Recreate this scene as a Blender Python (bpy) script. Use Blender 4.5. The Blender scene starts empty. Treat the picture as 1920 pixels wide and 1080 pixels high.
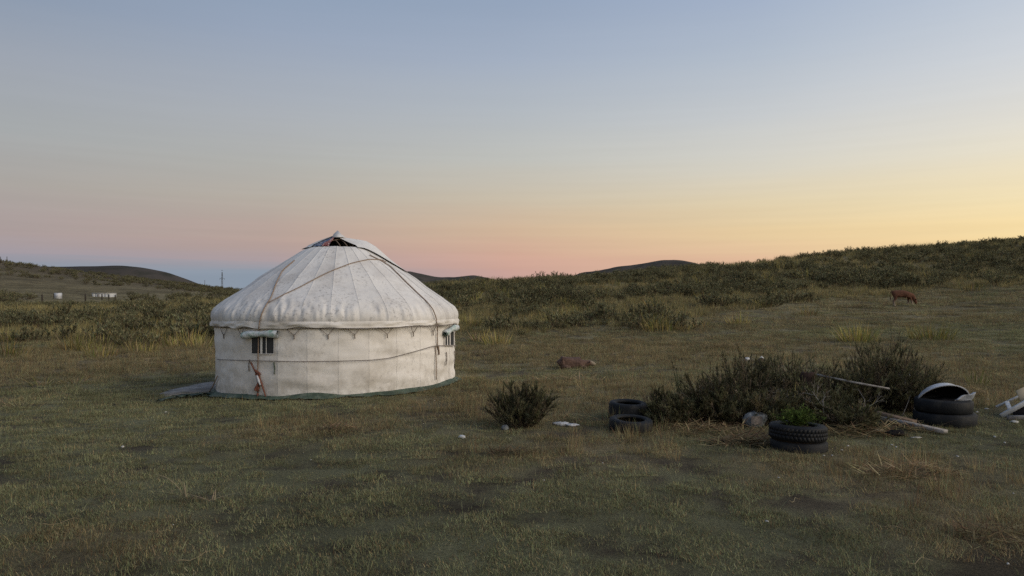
import bpy, math, random
import numpy as np
from mathutils import Vector, Matrix

random.seed(7)
rng = np.random.default_rng(7)
PI = math.pi
R = math.radians
SC = bpy.context.scene
COL = SC.collection

# ------------------------------------------------------------------ camera
F = 1397.0            # focal length in photo pixels (1920 wide)
HY = 565.0            # photo row of the horizon
EYE = 1.7
cam = bpy.data.cameras.new("camera")
cam.sensor_width = 36.0
cam.lens = 36.0 * F / 1920.0
cam.shift_y = (HY - 540.0) / 1920.0
cam.clip_start = 0.05
cam.clip_end = 30000.0
camo = bpy.data.objects.new("camera", cam)
camo.location = (0, 0, EYE)
camo.rotation_euler = (PI / 2, 0, 0)
COL.objects.link(camo)
SC.camera = camo

# ------------------------------------------------------------------ sky, dusk
SUN_AZ = R(112)        # the glow lies to the right of the view
SUN_EL = R(24)
SKY_STRENGTH = 1.0
SUN_STRENGTH = 2.1
SUN_ANGLE = R(50)
EXPOSURE = 0.0

def lin(c):
    o = []
    for v in c:
        v = v / 255.0
        o.append(v / 12.92 if v <= 0.04045 else ((v + 0.055) / 1.055) ** 2.4)
    return (o[0], o[1], o[2], 1.0)

w = bpy.data.worlds.new("World")
SC.world = w
w.use_nodes = True
nt = w.node_tree
nt.nodes.clear()
N = nt.nodes.new
L = nt.links.new
def wmath(op, a, b=None):
    n = N('ShaderNodeMath'); n.operation = op
    for i, v in enumerate((a, b)):
        if v is None: continue
        if isinstance(v, (int, float)): n.inputs[i].default_value = v
        else: L(v, n.inputs[i])
    return n.outputs[0]
tc = N('ShaderNodeTexCoord')
sp = N('ShaderNodeSeparateXYZ'); L(tc.outputs['Generated'], sp.inputs[0])
# thin horizontal streaks near the horizon
mp = N('ShaderNodeMapping'); mp.inputs['Scale'].default_value = (1.2, 1.2, 38.0)
mp.inputs['Rotation'].default_value = (0.02, 0.03, 0)
L(tc.outputs['Generated'], mp.inputs[0])
nz = N('ShaderNodeTexNoise'); nz.inputs['Scale'].default_value = 1.6; nz.inputs['Detail'].default_value = 4
L(mp.outputs[0], nz.inputs['Vector'])
el = wmath('MULTIPLY', wmath('ARCSINE', sp.outputs[2]), 180 / PI)
low = N('ShaderNodeMapRange'); L(el, low.inputs[0])
low.inputs[1].default_value = 1.0; low.inputs[2].default_value = 9.0
low.inputs[3].default_value = 2.2; low.inputs[4].default_value = 0.6
el2 = wmath('ADD', el, wmath('MULTIPLY', wmath('SUBTRACT', nz.outputs[0], 0.5), low.outputs[0]))
hx = wmath('MULTIPLY', sp.outputs[0], math.sin(SUN_AZ)); hy = wmath('MULTIPLY', sp.outputs[1], math.cos(SUN_AZ))
hl = wmath('SQRT', wmath('ADD', wmath('ADD', wmath('MULTIPLY', sp.outputs[0], sp.outputs[0]), wmath('MULTIPLY', sp.outputs[1], sp.outputs[1])), 1e-6))
phi = wmath('MULTIPLY', wmath('ARCCOSINE', wmath('DIVIDE', wmath('ADD', hx, hy), hl)), 180 / PI)
# stops: elevation in degrees -> sRGB, one ramp for each angle away from the glow
SKY = [
 (28,  [(-6, (150,125,95)), (0, (252,218,160)), (5, (252,230,184)), (9, (248,235,208)), (14, (238,235,224)), (22, (205,214,224)), (45, (140,160,190)), (90, (112,134,168))]),
 (77,  [(-6, (140,118,95)), (0, (236,196,148)), (4.3, (247,220,164)), (6.8, (243,225,182)), (9.5, (232,224,203)), (12, (221,219,212)), (15.5, (206,211,217)), (20, (186,197,212)), (45, (130,150,180)), (90, (108,130,165))]),
 (94,  [(-6, (130,112,98)), (0, (212,172,152)), (3.0, (226,188,156)), (5, (229,203,160)), (7.3, (223,207,174)), (10, (212,209,198)), (13.5, (197,201,204)), (17.5, (177,188,202)), (22, (160,175,199)), (45, (122,142,174)), (90, (105,128,162))]),
 (112, [(-6, (115,105,100)), (0, (182,154,152)), (2.2, (203,163,152)), (3.6, (208,168,150)), (5.5, (208,181,154)), (8, (200,189,170)), (10.8, (190,191,186)), (14.5, (177,184,191)), (18, (163,175,193)), (22, (148,164,187)), (45, (116,136,168)), (90, (104,126,160))]),
 (130, [(-6, (105,105,110)), (0, (134,149,164)), (1.5, (138,151,166)), (2.5, (143,153,166)), (2.95, (170,156,159)), (4.6, (182,160,152)), (7.5, (180,172,162)), (10, (176,176,172)), (14, (169,175,183)), (19, (152,165,185)), (22, (142,159,182)), (45, (112,132,164)), (90, (102,124,158))]),
 (146, [(-6, (100,105,112)), (0, (134,147,163)), (2.5, (141,150,164)), (3.0, (160,153,161)), (4.6, (170,156,155)), (7.5, (170,165,160)), (11, (165,169,171)), (15, (158,165,176)), (19, (140,154,174)), (45, (110,130,162)), (90, (102,124,158))]),
]
cols = []
for ang, st in SKY:
    cr = N('ShaderNodeValToRGB')
    e = cr.color_ramp.elements
    while len(e) < len(st): e.new(0.5)
    for i, (d, c) in enumerate(st):
        e[i].position = (d + 6) / 96.0
        e[i].color = lin(c)
    L(wmath('DIVIDE', wmath('ADD', el2, 6.0), 96.0), cr.inputs[0])
    cols.append((ang, cr.outputs[0]))
cur = cols[0][1]
for (a0, _), (a1, c1) in zip(cols[:-1], cols[1:]):
    mr = N('ShaderNodeMapRange'); L(phi, mr.inputs[0])
    mr.inputs[1].default_value = a0; mr.inputs[2].default_value = a1
    mx = N('ShaderNodeMix'); mx.data_type = 'RGBA'
    L(mr.outputs[0], mx.inputs[0]); L(cur, mx.inputs[6]); L(c1, mx.inputs[7])
    cur = mx.outputs[2]
sky = N('ShaderNodeTexSky'); sky.sky_type = 'NISHITA'; sky.sun_disc = False
sky.sun_elevation = R(1.0); sky.sun_rotation = SUN_AZ
mp2 = N('ShaderNodeMapping'); mp2.inputs['Scale'].default_value = (2.2, 2.2, 70.0); mp2.inputs['Rotation'].default_value = (0.015, -0.02, 0)
L(tc.outputs['Generated'], mp2.inputs[0])
nz2 = N('ShaderNodeTexNoise'); nz2.inputs['Scale'].default_value = 1.5; nz2.inputs['Detail'].default_value = 5; L(mp2.outputs[0], nz2.inputs['Vector'])
stk = N('ShaderNodeMapRange'); L(nz2.outputs[0], stk.inputs[0])
stk.inputs[1].default_value = .3; stk.inputs[2].default_value = .7; stk.inputs[3].default_value = .972; stk.inputs[4].default_value = 1.022
mxs_ = N('ShaderNodeMix'); mxs_.data_type = 'RGBA'; mxs_.blend_type = 'MULTIPLY'; lo2 = N('ShaderNodeMapRange'); L(el, lo2.inputs[0]); lo2.inputs[1].default_value = 5; lo2.inputs[2].default_value = 16; lo2.inputs[3].default_value = 1; lo2.inputs[4].default_value = .25; L(lo2.outputs[0], mxs_.inputs[0])
L(cur, mxs_.inputs[6]); L(stk.outputs[0], mxs_.inputs[7]); cur = mxs_.outputs[2]
bg = N('ShaderNodeBackground'); bg.inputs[1].default_value = SKY_STRENGTH; L(cur, bg.inputs[0])
bg2 = N('ShaderNodeBackground'); bg2.inputs[1].default_value = 0.004; L(sky.outputs[0], bg2.inputs[0])
ad = N('ShaderNodeAddShader'); L(bg.outputs[0], ad.inputs[0]); L(bg2.outputs[0], ad.inputs[1])
wo = N('ShaderNodeOutputWorld'); L(ad.outputs[0], wo.inputs[0])

sl = bpy.data.lights.new("sun", 'SUN')
sl.energy = SUN_STRENGTH; sl.angle = SUN_ANGLE; sl.color = (1.0, 0.86, 0.70)
so = bpy.data.objects.new("sun", sl); COL.objects.link(so)
sdir = Vector((math.sin(SUN_AZ) * math.cos(SUN_EL), math.cos(SUN_AZ) * math.cos(SUN_EL), math.sin(SUN_EL)))
so.rotation_euler = sdir.to_track_quat('Z', 'Y').to_euler()

SC.view_settings.view_transform = 'Standard'
SC.view_settings.look = 'None'
SC.view_settings.exposure = EXPOSURE
SC.view_settings.gamma = 1.0
SC.view_settings.use_curve_mapping = False
SC.cycles.use_denoising = False
SC.cycles.max_bounces = 5
SC.cycles.diffuse_bounces = 3
SC.cycles.transparent_max_bounces = 4

# ------------------------------------------------------------------ helpers
def tag(o, label=None, cat=None, group=None, kind=None):
    if label: o["label"] = label
    if cat: o["category"] = cat
    if group: o["group"] = group
    if kind: o["kind"] = kind
    return o

def link(o, parent=None):
    COL.objects.link(o)
    if parent is not None: o.parent = parent
    return o

def empty(name, loc=(0, 0, 0), rz=0.0):
    o = bpy.data.objects.new(name, None)
    o.empty_display_size = 0.1
    o.location = loc; o.rotation_euler = (0, 0, rz)
    return link(o)

def mesh_tri(name, V, T, col=None, smooth=False):
    """triangle mesh from numpy arrays"""
    V = np.ascontiguousarray(V, dtype=np.float32); T = np.ascontiguousarray(T, dtype=np.int32)
    me = bpy.data.meshes.new(name)
    me.vertices.add(len(V)); me.vertices.foreach_set('co', V.ravel())
    me.loops.add(T.size); me.loops.foreach_set('vertex_index', T.ravel())
    me.polygons.add(len(T))
    me.polygons.foreach_set('loop_start', np.arange(0, T.size, 3, dtype=np.int32))
    me.polygons.foreach_set('loop_total', np.full(len(T), 3, dtype=np.int32))
    if smooth: me.polygons.foreach_set('use_smooth', np.ones(len(T), dtype=bool))
    if col is not None:
        a = me.attributes.new('Col', 'FLOAT_COLOR', 'POINT')
        c4 = np.ones((len(V), 4), dtype=np.float32); c4[:, :3] = col
        a.data.foreach_set('color', c4.ravel())
    me.update(calc_edges=True); me.validate()
    return me

def obj(name, me, mat=None, parent=None, loc=None):
    o = bpy.data.objects.new(name, me)
    if mat is not None and not me.materials: me.materials.append(mat)
    if loc is not None: o.location = loc
    return link(o, parent)

def gridtris(nu, nv, closed=False):
    """triangles of a (nu x nv) vertex grid, index = i*nv + j"""
    i = np.arange(nu if closed else nu - 1); j = np.arange(nv - 1)
    I, J = np.meshgrid(i, j, indexing='ij'); I2 = (I + 1) % nu
    a = (I * nv + J).ravel(); b = (I2 * nv + J).ravel(); c = (I2 * nv + J + 1).ravel(); d = (I * nv + J + 1).ravel()
    return np.concatenate([np.stack([a, b, c], 1), np.stack([a, c, d], 1)])

def join(parts):
    Vs, Ts, Cs, k = [], [], [], 0
    for p in parts:
        Vs.append(p[0]); Ts.append(p[1] + k); k += len(p[0])
        if len(p) > 2: Cs.append(p[2])
    return (np.concatenate(Vs), np.concatenate(Ts), np.concatenate(Cs) if Cs else None)

def tube(pts, r, n=6, cap=True):
    """tube along points; r scalar or list"""
    P_ = np.asarray(pts, dtype=float); m = len(P_)
    rr = np.full(m, r) if np.isscalar(r) else np.asarray(r, dtype=float)
    t = np.gradient(P_, axis=0); t /= np.linalg.norm(t, axis=1)[:, None] + 1e-9
    up = np.array([0, 0, 1.0]); V = []
    for k in range(m):
        a = np.cross(t[k], up)
        if np.linalg.norm(a) < 0.1: a = np.cross(t[k], np.array([1.0, 0, 0]))
        a /= np.linalg.norm(a); b = np.cross(t[k], a)
        for q in range(n):
            an = 2 * PI * q / n
            V.append(P_[k] + rr[k] * (math.cos(an) * a + math.sin(an) * b))
    V = np.array(V); T = []
    for k in range(m - 1):
        for q in range(n):
            q2 = (q + 1) % n
            T += [(k*n+q, k*n+q2, (k+1)*n+q2), (k*n+q, (k+1)*n+q2, (k+1)*n+q)]
    if cap:
        for q in range(1, n - 1):
            T += [(0, q + 1, q), ((m-1)*n, (m-1)*n+q, (m-1)*n+q+1)]
    return V, np.array(T)

def box(p0, p1, wx, wz, upv=(0, 0, 1)):
    """beam from p0 to p1 with cross section wx (side) by wz (up)"""
    p0 = np.array(p0, float); p1 = np.array(p1, float); t = p1 - p0; t /= np.linalg.norm(t)
    s = np.cross(t, np.array(upv, float)); s /= np.linalg.norm(s); u = np.cross(s, t)
    b = min(wx, wz) * 0.12
    prof = [(-wx/2, -wz/2+b), (-wx/2+b, -wz/2), (wx/2-b, -wz/2), (wx/2, -wz/2+b), (wx/2, wz/2-b), (wx/2-b, wz/2), (-wx/2+b, wz/2), (-wx/2, wz/2-b)]
    V = np.array([p + a*s + c*u for p in (p0, p1) for a, c in prof]); n = 8; T = []
    for q in range(n):
        q2 = (q + 1) % n
        T += [(q, q2, n+q2), (q, n+q2, n+q)]
    for q in range(1, n - 1): T += [(0, q+1, q), (n, n+q, n+q+1)]
    return V, np.array(T)

def lathe(prof, n=48, a0=0, a1=2*PI, rf=None):
    closed = abs(a1 - a0 - 2*PI) < 1e-6
    th = np.linspace(a0, a1, n, endpoint=not closed); pr = np.array(prof, float)
    TH, K = np.meshgrid(th, np.arange(len(pr)), indexing='ij')
    r = pr[K, 0]; z = pr[K, 1]
    if rf is not None: r = r + rf(TH, K)
    V = np.stack([r*np.cos(TH), r*np.sin(TH), z], -1).reshape(-1, 3)
    return V, gridtris(n, len(pr), closed)

def vnoise(x, y, s=0.0):
    x = np.asarray(x, float); y = np.asarray(y, float)
    xi = np.floor(x); yi = np.floor(y); fx = x - xi; fy = y - yi
    fx = fx*fx*(3 - 2*fx); fy = fy*fy*(3 - 2*fy)
    def h(a, b):
        v = np.sin(a*127.1 + b*311.7 + s*74.7) * 43758.5453
        return v - np.floor(v)
    return (h(xi, yi)*(1-fx) + h(xi+1, yi)*fx)*(1-fy) + (h(xi, yi+1)*(1-fx) + h(xi+1, yi+1)*fx)*fy

def fbm(x, y, s=0.0, o=3):
    v = 0; a = 0.5; t = 0
    for k in range(o):
        v = v + a*vnoise(np.asarray(x)*2**k, np.asarray(y)*2**k, s+k*3.1); t += a; a *= 0.5
    return v / t

# ------------------------------------------------------------------ terrain height
# columns across the view: photo column -> (distance along the view, ground height)
FAR = [(900, -6), (2500, -25), (7000, -60)]
COLS = {
 0:    [(2,.02),(5,0),(10,-.12),(15,-.3),(20,-.3),(30,-.05),(45,.35),(65,.75),(90,1.1),(150,3.2),(210,10.2),(280,18.2),(340,18.6),(500,6)] + FAR,
 200:  [(2,.02),(5,0),(10,-.12),(15,-.34),(20,-.36),(30,.0),(45,.45),(65,.8),(90,1.1),(150,2.3),(300,11.6),(380,14.6),(450,12),(700,0)] + FAR,
 320:  [(2,.02),(5,0),(10,-.11),(15,-.38),(20,-.40),(30,.0),(45,.45),(65,.9),(90,1.3),(150,2.4),(300,8.0),(400,11.4),(480,9.5),(700,-2)] + FAR,
 440:  [(2,.02),(5,0),(10,-.10),(15,-.33),(20,-.36),(30,.0),(45,.4),(65,.95),(90,1.5),(150,2.7),(300,5.0),(560,8.9),(650,8),(850,-4)] + FAR,
 640:  [(2,.02),(5,0),(10,-.06),(15,-.27),(20,-.25),(30,.0),(45,.5),(65,1.4),(90,2.5),(150,3.6),(220,3.0),(400,-2),(600,-5)] + FAR,
 820:  [(2,.02),(5,0),(10,-.02),(15,-.2),(20,-.2),(30,.0),(45,.7),(65,2.1),(82,3.2),(95,3.5),(140,1),(300,-4),(600,-5)] + FAR,
 960:  [(2,.02),(5,0),(10,0),(15,-.12),(20,-.18),(30,-.05),(45,.6),(65,2.5),(80,3.8),(92,4.0),(140,1),(300,-4),(600,-5)] + FAR,
 1200: [(2,.02),(5,0),(10,0),(15,.0),(20,-.04),(30,.1),(45,1.2),(65,3.3),(80,4.7),(95,4.85),(150,1),(300,-4),(600,-5)] + FAR,
 1500: [(2,.02),(5,0),(10,0),(15,.02),(20,.1),(30,.5),(45,1.5),(65,3.9),(85,6.8),(100,7.1),(160,2),(300,-4),(600,-5)] + FAR,
 1700: [(2,.02),(5,0),(10,0),(15,.03),(20,.12),(30,.6),(45,1.6),(65,4.3),(88,8.1),(104,8.4),(160,3),(300,-4),(600,-5)] + FAR,
 1920: [(2,.02),(5,0),(10,0),(15,.05),(20,.18),(30,.8),(45,2.1),(65,5.1),(90,9.5),(108,9.9),(160,4),(300,-4),(600,-5)] + FAR,
}
RG = np.linspace(math.log(0.5), math.log(9000), 420)
AZG = np.radians(np.arange(-60, 60.01, 0.5))
_az, _tab = [], []
for px in sorted(COLS):
    u = (px - 960) / F
    s = math.sqrt(1 + u*u)
    d = np.array([a for a, _ in COLS[px]]); z = np.array([b for _, b in COLS[px]])
    lr = np.log(d * s)
    # smooth interpolation: dense linear in log distance, then a light blur
    t = np.interp(RG, lr, z)
    k = np.exp(-0.5*(np.arange(-9, 10)/3.6)**2); k /= k.sum()
    t = np.convolve(np.pad(t, 9, mode='edge'), k, mode='valid')
    _az.append(math.atan(u)); _tab.append(t)
_tab = np.array(_tab); _az = np.array(_az)
TAB = np.stack([np.interp(AZG, _az, _tab[:, j]) for j in range(len(RG))], 1)
k = np.exp(-0.5*(np.arange(-8, 9)/3.0)**2); k /= k.sum()
TAB = np.stack([np.convolve(np.pad(TAB[:, j], 8, mode='edge'), k, mode='valid') for j in range(len(RG))], 1)

YC = None  # yurt centre, filled below
def H(x, y):
    x = np.asarray(x, float); y = np.asarray(y, float)
    r = np.sqrt(x*x + y*y) + 1e-6
    az = np.clip(np.arctan2(x, y), AZG[0], AZG[-1])
    fi = (az - AZG[0]) / (AZG[1] - AZG[0]); i = np.clip(np.floor(fi).astype(int), 0, len(AZG)-2); fi = fi - i
    fj = (np.log(np.maximum(r, 0.51)) - RG[0]) / (RG[1] - RG[0]); j = np.clip(np.floor(fj).astype(int), 0, len(RG)-2); fj = np.clip(fj - j, 0, 1)
    z = (TAB[i, j]*(1-fj) + TAB[i, j+1]*fj)*(1-fi) + (TAB[i+1, j]*(1-fj) + TAB[i+1, j+1]*fj)*fi
    far = np.clip((r - 28) / 60, 0, 1)
    z = z + (fbm(x/1.9, y/1.9, 1.3, 2) - .5)*0.07*np.clip(r/4, 0, 1) + (fbm(x/9, y/9, 5.0, 2)-.5)*0.75*far + (fbm(x/60, y/60, 8.0, 3)-.5)*5.0*np.clip((r-160)/250, 0, 1)
    return z
def Hs(x, y): return float(H(np.array([x]), np.array([y]))[0])

YS = np.exp(np.linspace(math.log(2.5), math.log(1500), 6000))
def P(px, py):
    """the point of the ground seen at a photo pixel"""
    u = (px - 960) / F; v = (HY - py) / F
    g = EYE + v*YS - H(u*YS, YS)
    k = int(np.argmax(g <= 0))
    if k == 0: k = len(YS) - 1
    f = g[k-1] / (g[k-1] - g[k]); y = YS[k-1] + f*(YS[k]-YS[k-1])
    return Vector((u*y, y, Hs(u*y, y)))
def Pd(px, py, y):
    return Vector(((px-960)/F*y, y, EYE + (HY-py)/F*y))

# how dry and tall the grass is, as patches of the place
BLOBS = [(610,800,1.5,.9),(900,765,2.2,.9),(980,735,3,.8),(1100,735,3.2,.9),(1050,840,1.3,.8),(950,850,1.0,.7),(1180,842,.9,.8),(1700,885,1.3,.9),(1500,880,1.0,.6),(1880,1005,.8,.9),
         (1150,660,7,.9),(1000,665,6,.8),(1300,665,5,.9),(1400,655,6,.8),(1850,690,5,.9),(1870,730,3,.9),(1700,650,6,.45),(100,680,6,1),(250,670,6,1),(350,660,5,.8),(10,690,5,1),(30,750,1.3,.4),(1240,800,1,.7),(700,790,1.2,.6),(150,1030,.8,.5),(1300,720,3,.7)]
BL = []
def dryness(x, y):
    if not BL:
        for px, py, r_, a_ in BLOBS:
            p = P(px, py); BL.append((p.x, p.y, r_, a_))
    d = np.zeros_like(x)
    for bx, by, r_, a_ in BL:
        d = np.maximum(d, a_*np.exp(-(((x-bx)/r_)**2 + ((y-by)/(r_*1.2))**2)))
    far = np.clip((y - 24) / 8, 0, 1)*0.55
    d = np.maximum(d, far)
    return np.clip(d + (fbm(x/0.9, y/0.9, 3.3, 3) - .5)*0.9*(0.25 + d), 0, 1)

# ------------------------------------------------------------------ materials
def mat(name, base, rough=0.85, spec=0.2, noise=0.0, nscale=8.0, bump=0.0, bscale=40.0, second=None, sscale=3.0, sfac=0.5, metal=0.0, coords='Object'):
    m = bpy.data.materials.new(name); m.use_nodes = True
    t = m.node_tree; b = t.nodes['Principled BSDF']
    b.inputs['Roughness'].default_value = rough; b.inputs['Specular IOR Level'].default_value = spec; b.inputs['Metallic'].default_value = metal
    tcn = t.nodes.new('ShaderNodeTexCoord'); src = tcn.outputs[coords]
    c = t.nodes.new('ShaderNodeRGB'); c.outputs[0].default_value = (*base, 1); out = c.outputs[0]
    if second is not None:
        n = t.nodes.new('ShaderNodeTexNoise'); n.inputs['Scale'].default_value = sscale; n.inputs['Detail'].default_value = 6; n.inputs['Roughness'].default_value = .65
        t.links.new(src, n.inputs['Vector'])
        rmp = t.nodes.new('ShaderNodeMapRange'); rmp.inputs[1].default_value = 0.62 - 0.3*sfac; rmp.inputs[2].default_value = 0.78 - 0.3*sfac
        t.links.new(n.outputs[0], rmp.inputs[0])
        mx = t.nodes.new('ShaderNodeMix'); mx.data_type = 'RGBA'
        t.links.new(rmp.outputs[0], mx.inputs[0]); t.links.new(out, mx.inputs[6]); mx.inputs[7].default_value = (*second, 1); out = mx.outputs[2]
    if noise > 0:
        n = t.nodes.new('ShaderNodeTexNoise'); n.inputs['Scale'].default_value = nscale; n.inputs['Detail'].default_value = 5
        t.links.new(src, n.inputs['Vector'])
        rmp = t.nodes.new('ShaderNodeMapRange'); rmp.inputs[1].default_value = .25; rmp.inputs[2].default_value = .75
        rmp.inputs[3].default_value = 1 - noise; rmp.inputs[4].default_value = 1 + noise
        t.links.new(n.outputs[0], rmp.inputs[0])
        mu = t.nodes.new('ShaderNodeMix'); mu.data_type = 'RGBA'; mu.blend_type = 'MULTIPLY'; mu.inputs[0].default_value = 1
        t.links.new(out, mu.inputs[6]); t.links.new(rmp.outputs[0], mu.inputs[7]); out = mu.outputs[2]
    t.links.new(out, b.inputs['Base Color'])
    if bump > 0:
        n = t.nodes.new('ShaderNodeTexNoise'); n.inputs['Scale'].default_value = bscale; n.inputs['Detail'].default_value = 4
        t.links.new(src, n.inputs['Vector'])
        bp = t.nodes.new('ShaderNodeBump'); bp.inputs['Strength'].default_value = bump; bp.inputs['Distance'].default_value = .02
        t.links.new(n.outputs[0], bp.inputs['Height']); t.links.new(bp.outputs[0], b.inputs['Normal'])
    return m

def leaf_mat(name, transl=0.3, vary=0.25):
    """colour from the mesh (each blade its own), varied a little from plant to plant"""
    m = bpy.data.materials.new(name); m.use_nodes = True; t = m.node_tree; t.nodes.clear()
    a = t.nodes.new('ShaderNodeAttribute'); a.attribute_name = 'Col'
    oi = t.nodes.new('ShaderNodeObjectInfo')
    rm = t.nodes.new('ShaderNodeMapRange'); rm.inputs[3].default_value = 1 - vary; rm.inputs[4].default_value = 1 + vary
    t.links.new(oi.outputs['Random'], rm.inputs[0])
    mu = t.nodes.new('ShaderNodeMix'); mu.data_type = 'RGBA'; mu.blend_type = 'MULTIPLY'; mu.inputs[0].default_value = 1
    t.links.new(a.outputs['Color'], mu.inputs[6]); t.links.new(rm.outputs[0], mu.inputs[7])
    d = t.nodes.new('ShaderNodeBsdfDiffuse'); tr = t.nodes.new('ShaderNodeBsdfTranslucent'); mxs = t.nodes.new('ShaderNodeMixShader')
    mxs.inputs[0].default_value = transl
    t.links.new(mu.outputs[2], d.inputs[0]); t.links.new(mu.outputs[2], tr.inputs[0])
    t.links.new(d.outputs[0], mxs.inputs[1]); t.links.new(tr.outputs[0], mxs.inputs[2])
    o = t.nodes.new('ShaderNodeOutputMaterial'); t.links.new(mxs.outputs[0], o.inputs[0])
    return m

M_leaf = leaf_mat('leaf', .3, .38)
M_shrub = leaf_mat('shrub_leaf', 0.15, 0.3)
M_stem = mat('stem', (.07, .052, .038), .9, .1, .3, 20)
M_rubber = mat('rubber', (.008, .009, .011), .7, .25, .35, 9, .25, 60, second=(.026, .024, .021), sscale=6, sfac=.3)
M_rope = mat('rope', (.27, .20, .15), .95, .05, .3, 30, .4, 150)
M_cord = mat('cord', (.20, .17, .15), .95, .05, .3, 30)
M_redrope = mat('red_rope', (.20, .085, .06), .95, .05, .35, 20, .5, 120)
M_tarp = mat('tarp', (.060, .085, .062), .7, .2, .45, 6, .5, 14, second=(.12, .14, .11), sscale=4, sfac=.4)
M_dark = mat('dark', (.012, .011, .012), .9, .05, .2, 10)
M_gauze = mat('window_gauze', (.045, .046, .047), .8, .1, .15, 120)
M_foil = mat('foil_roll', (.52, .55, .55), .45, .4, .15, 8, .4, 25, second=(.20, .34, .27), sscale=7, sfac=.5)
M_wood = mat('grey_wood', (.26, .24, .22), .85, .15, .35, 14, .3, 40)
M_brownwood = mat('brown_wood', (.17, .12, .085), .85, .15, .35, 14, .3, 40)
M_whitepaint = mat('white_paint', (.55, .55, .54), .6, .3, .2, 6, .1, 20, second=(.30, .28, .25), sscale=8, sfac=.3)
M_tan = mat('tan_board', (.46, .37, .24), .7, .2, .2, 5)
M_plastic = mat('white_plastic', (.46, .47, .49), .5, .35, .12, 6, .3, 20)
M_paper = mat('paper', (.42, .41, .38), .8, .1, .2, 12)
M_steel = mat('enamel_steel', (.42, .43, .46), .35, .5, .15, 5, second=(.25, .24, .22), sscale=9, sfac=.25)
M_sack = mat('sack', (.15, .165, .18), .6, .3, .35, 9, .6, 30, second=(.34, .35, .35), sscale=11, sfac=.35)
M_rock = mat('rock', (.10, .095, .075), .95, .1, .35, 9, .5, 20)
M_bark = mat('bark', (.055, .035, .028), .95, .1, .4, 12, .6, 30)
M_concrete = mat('slab', (.27, .25, .23), .9, .15, .25, 4, .3, 30, second=(.13, .12, .10), sscale=2.2, sfac=.5)
M_post = mat('post_wood', (.045, .038, .032), .95, .1, .3, 10)
M_pylon = mat('pylon_steel', (.10, .11, .12), .6, .3)
M_shed = mat('shed_white', (.46, .47, .47), .6, .3, .15, 1.2)
M_soil = mat('soil', (.04, .03, .022), .95, .1, .4, 12, .6, 30)
M_hill = mat('far_hill', (.066, .058, .050), .95, .05, .35, .01, 0, 1, second=(.038, .038, .030), sscale=.05, sfac=.5)

def canvas_mat(name, tint=(.735, .70, .65), stain=(.46, .42, .36), mould=False):
    m = bpy.data.materials.new(name); m.use_nodes = True; t = m.node_tree; b = t.nodes['Principled BSDF']
    b.inputs['Roughness'].default_value = .9; b.inputs['Specular IOR Level'].default_value = .1
    g = t.nodes.new('ShaderNodeNewGeometry'); pos = g.outputs['Position']
    def noi(scale, detail=5, rough=.6, vec=None):
        n = t.nodes.new('ShaderNodeTexNoise'); n.inputs['Scale'].default_value = scale; n.inputs['Detail'].default_value = detail; n.inputs['Roughness'].default_value = rough
        t.links.new(vec or pos, n.inputs['Vector']); return n.outputs[0]
    def rng_(v, a, b_, c=0, d=1):
        n = t.nodes.new('ShaderNodeMapRange'); t.links.new(v, n.inputs[0])
        for i, q in enumerate((a, b_, c, d)): n.inputs[i+1].default_value = q
        return n.outputs[0]
    def mixc(f, a, bcol, mode='MIX'):
        n = t.nodes.new('ShaderNodeMix'); n.data_type = 'RGBA'; n.blend_type = mode
        if isinstance(f, float): n.inputs[0].default_value = f
        else: t.links.new(f, n.inputs[0])
        if isinstance(a, tuple): n.inputs[6].default_value = (*a, 1)
        else: t.links.new(a, n.inputs[6])
        if isinstance(bcol, tuple): n.inputs[7].default_value = (*bcol, 1)
        else: t.links.new(bcol, n.inputs[7])
        return n.outputs[2]
    def mul(a, b_):
        n = t.nodes.new('ShaderNodeMath'); n.operation = 'MULTIPLY'
        t.links.new(a, n.inputs[0])
        if isinstance(b_, float): n.inputs[1].default_value = b_
        else: t.links.new(b_, n.inputs[1])
        return n.outputs[0]
    # panels differ a little from each other
    oi = t.nodes.new('ShaderNodeObjectInfo')
    pan = rng_(oi.outputs['Random'], 0, 1, .93, 1.05)
    c = mixc(rng_(noi(1.3, 7, .7), .46, .68, 0, .75), tint, stain)
    c = mixc(1.0, c, pan, 'MULTIPLY')
    spots = mul(rng_(noi(17, 3, .55), .57, .63), rng_(noi(1.1, 2), .44, .56))
    c = mixc(mul(spots, .42 if mould else .22), c, (.20, .185, .175))
    if mould:
        fine = mul(rng_(noi(9, 6, .8), .50, .62), rng_(noi(.9, 2), .42, .56))
        c = mixc(mul(fine, .22), c, (.30, .285, .27))
    # rain and mud splashed up from the ground
    spx = t.nodes.new('ShaderNodeSeparateXYZ'); t.links.new(pos, spx.inputs[0])
    if not mould:
        lowz = rng_(spx.outputs[2], -.35, .25, 1, 0)
        c = mixc(mul(mul(lowz, rng_(noi(5, 5, .7), .40, .62)), .8), c, (.27, .235, .185))
    t.links.new(c, b.inputs['Base Color'])
    bp = t.nodes.new('ShaderNodeBump'); bp.inputs['Strength'].default_value = .4; bp.inputs['Distance'].default_value = .03
    t.links.new(noi(3.2, 4, .55), bp.inputs['Height']); t.links.new(bp.outputs[0], b.inputs['Normal'])
    return m
M_canvas = canvas_mat('wall_canvas')
M_roofcanvas = canvas_mat('roof_canvas', (.67, .65, .62), (.49, .46, .43), True)

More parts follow.
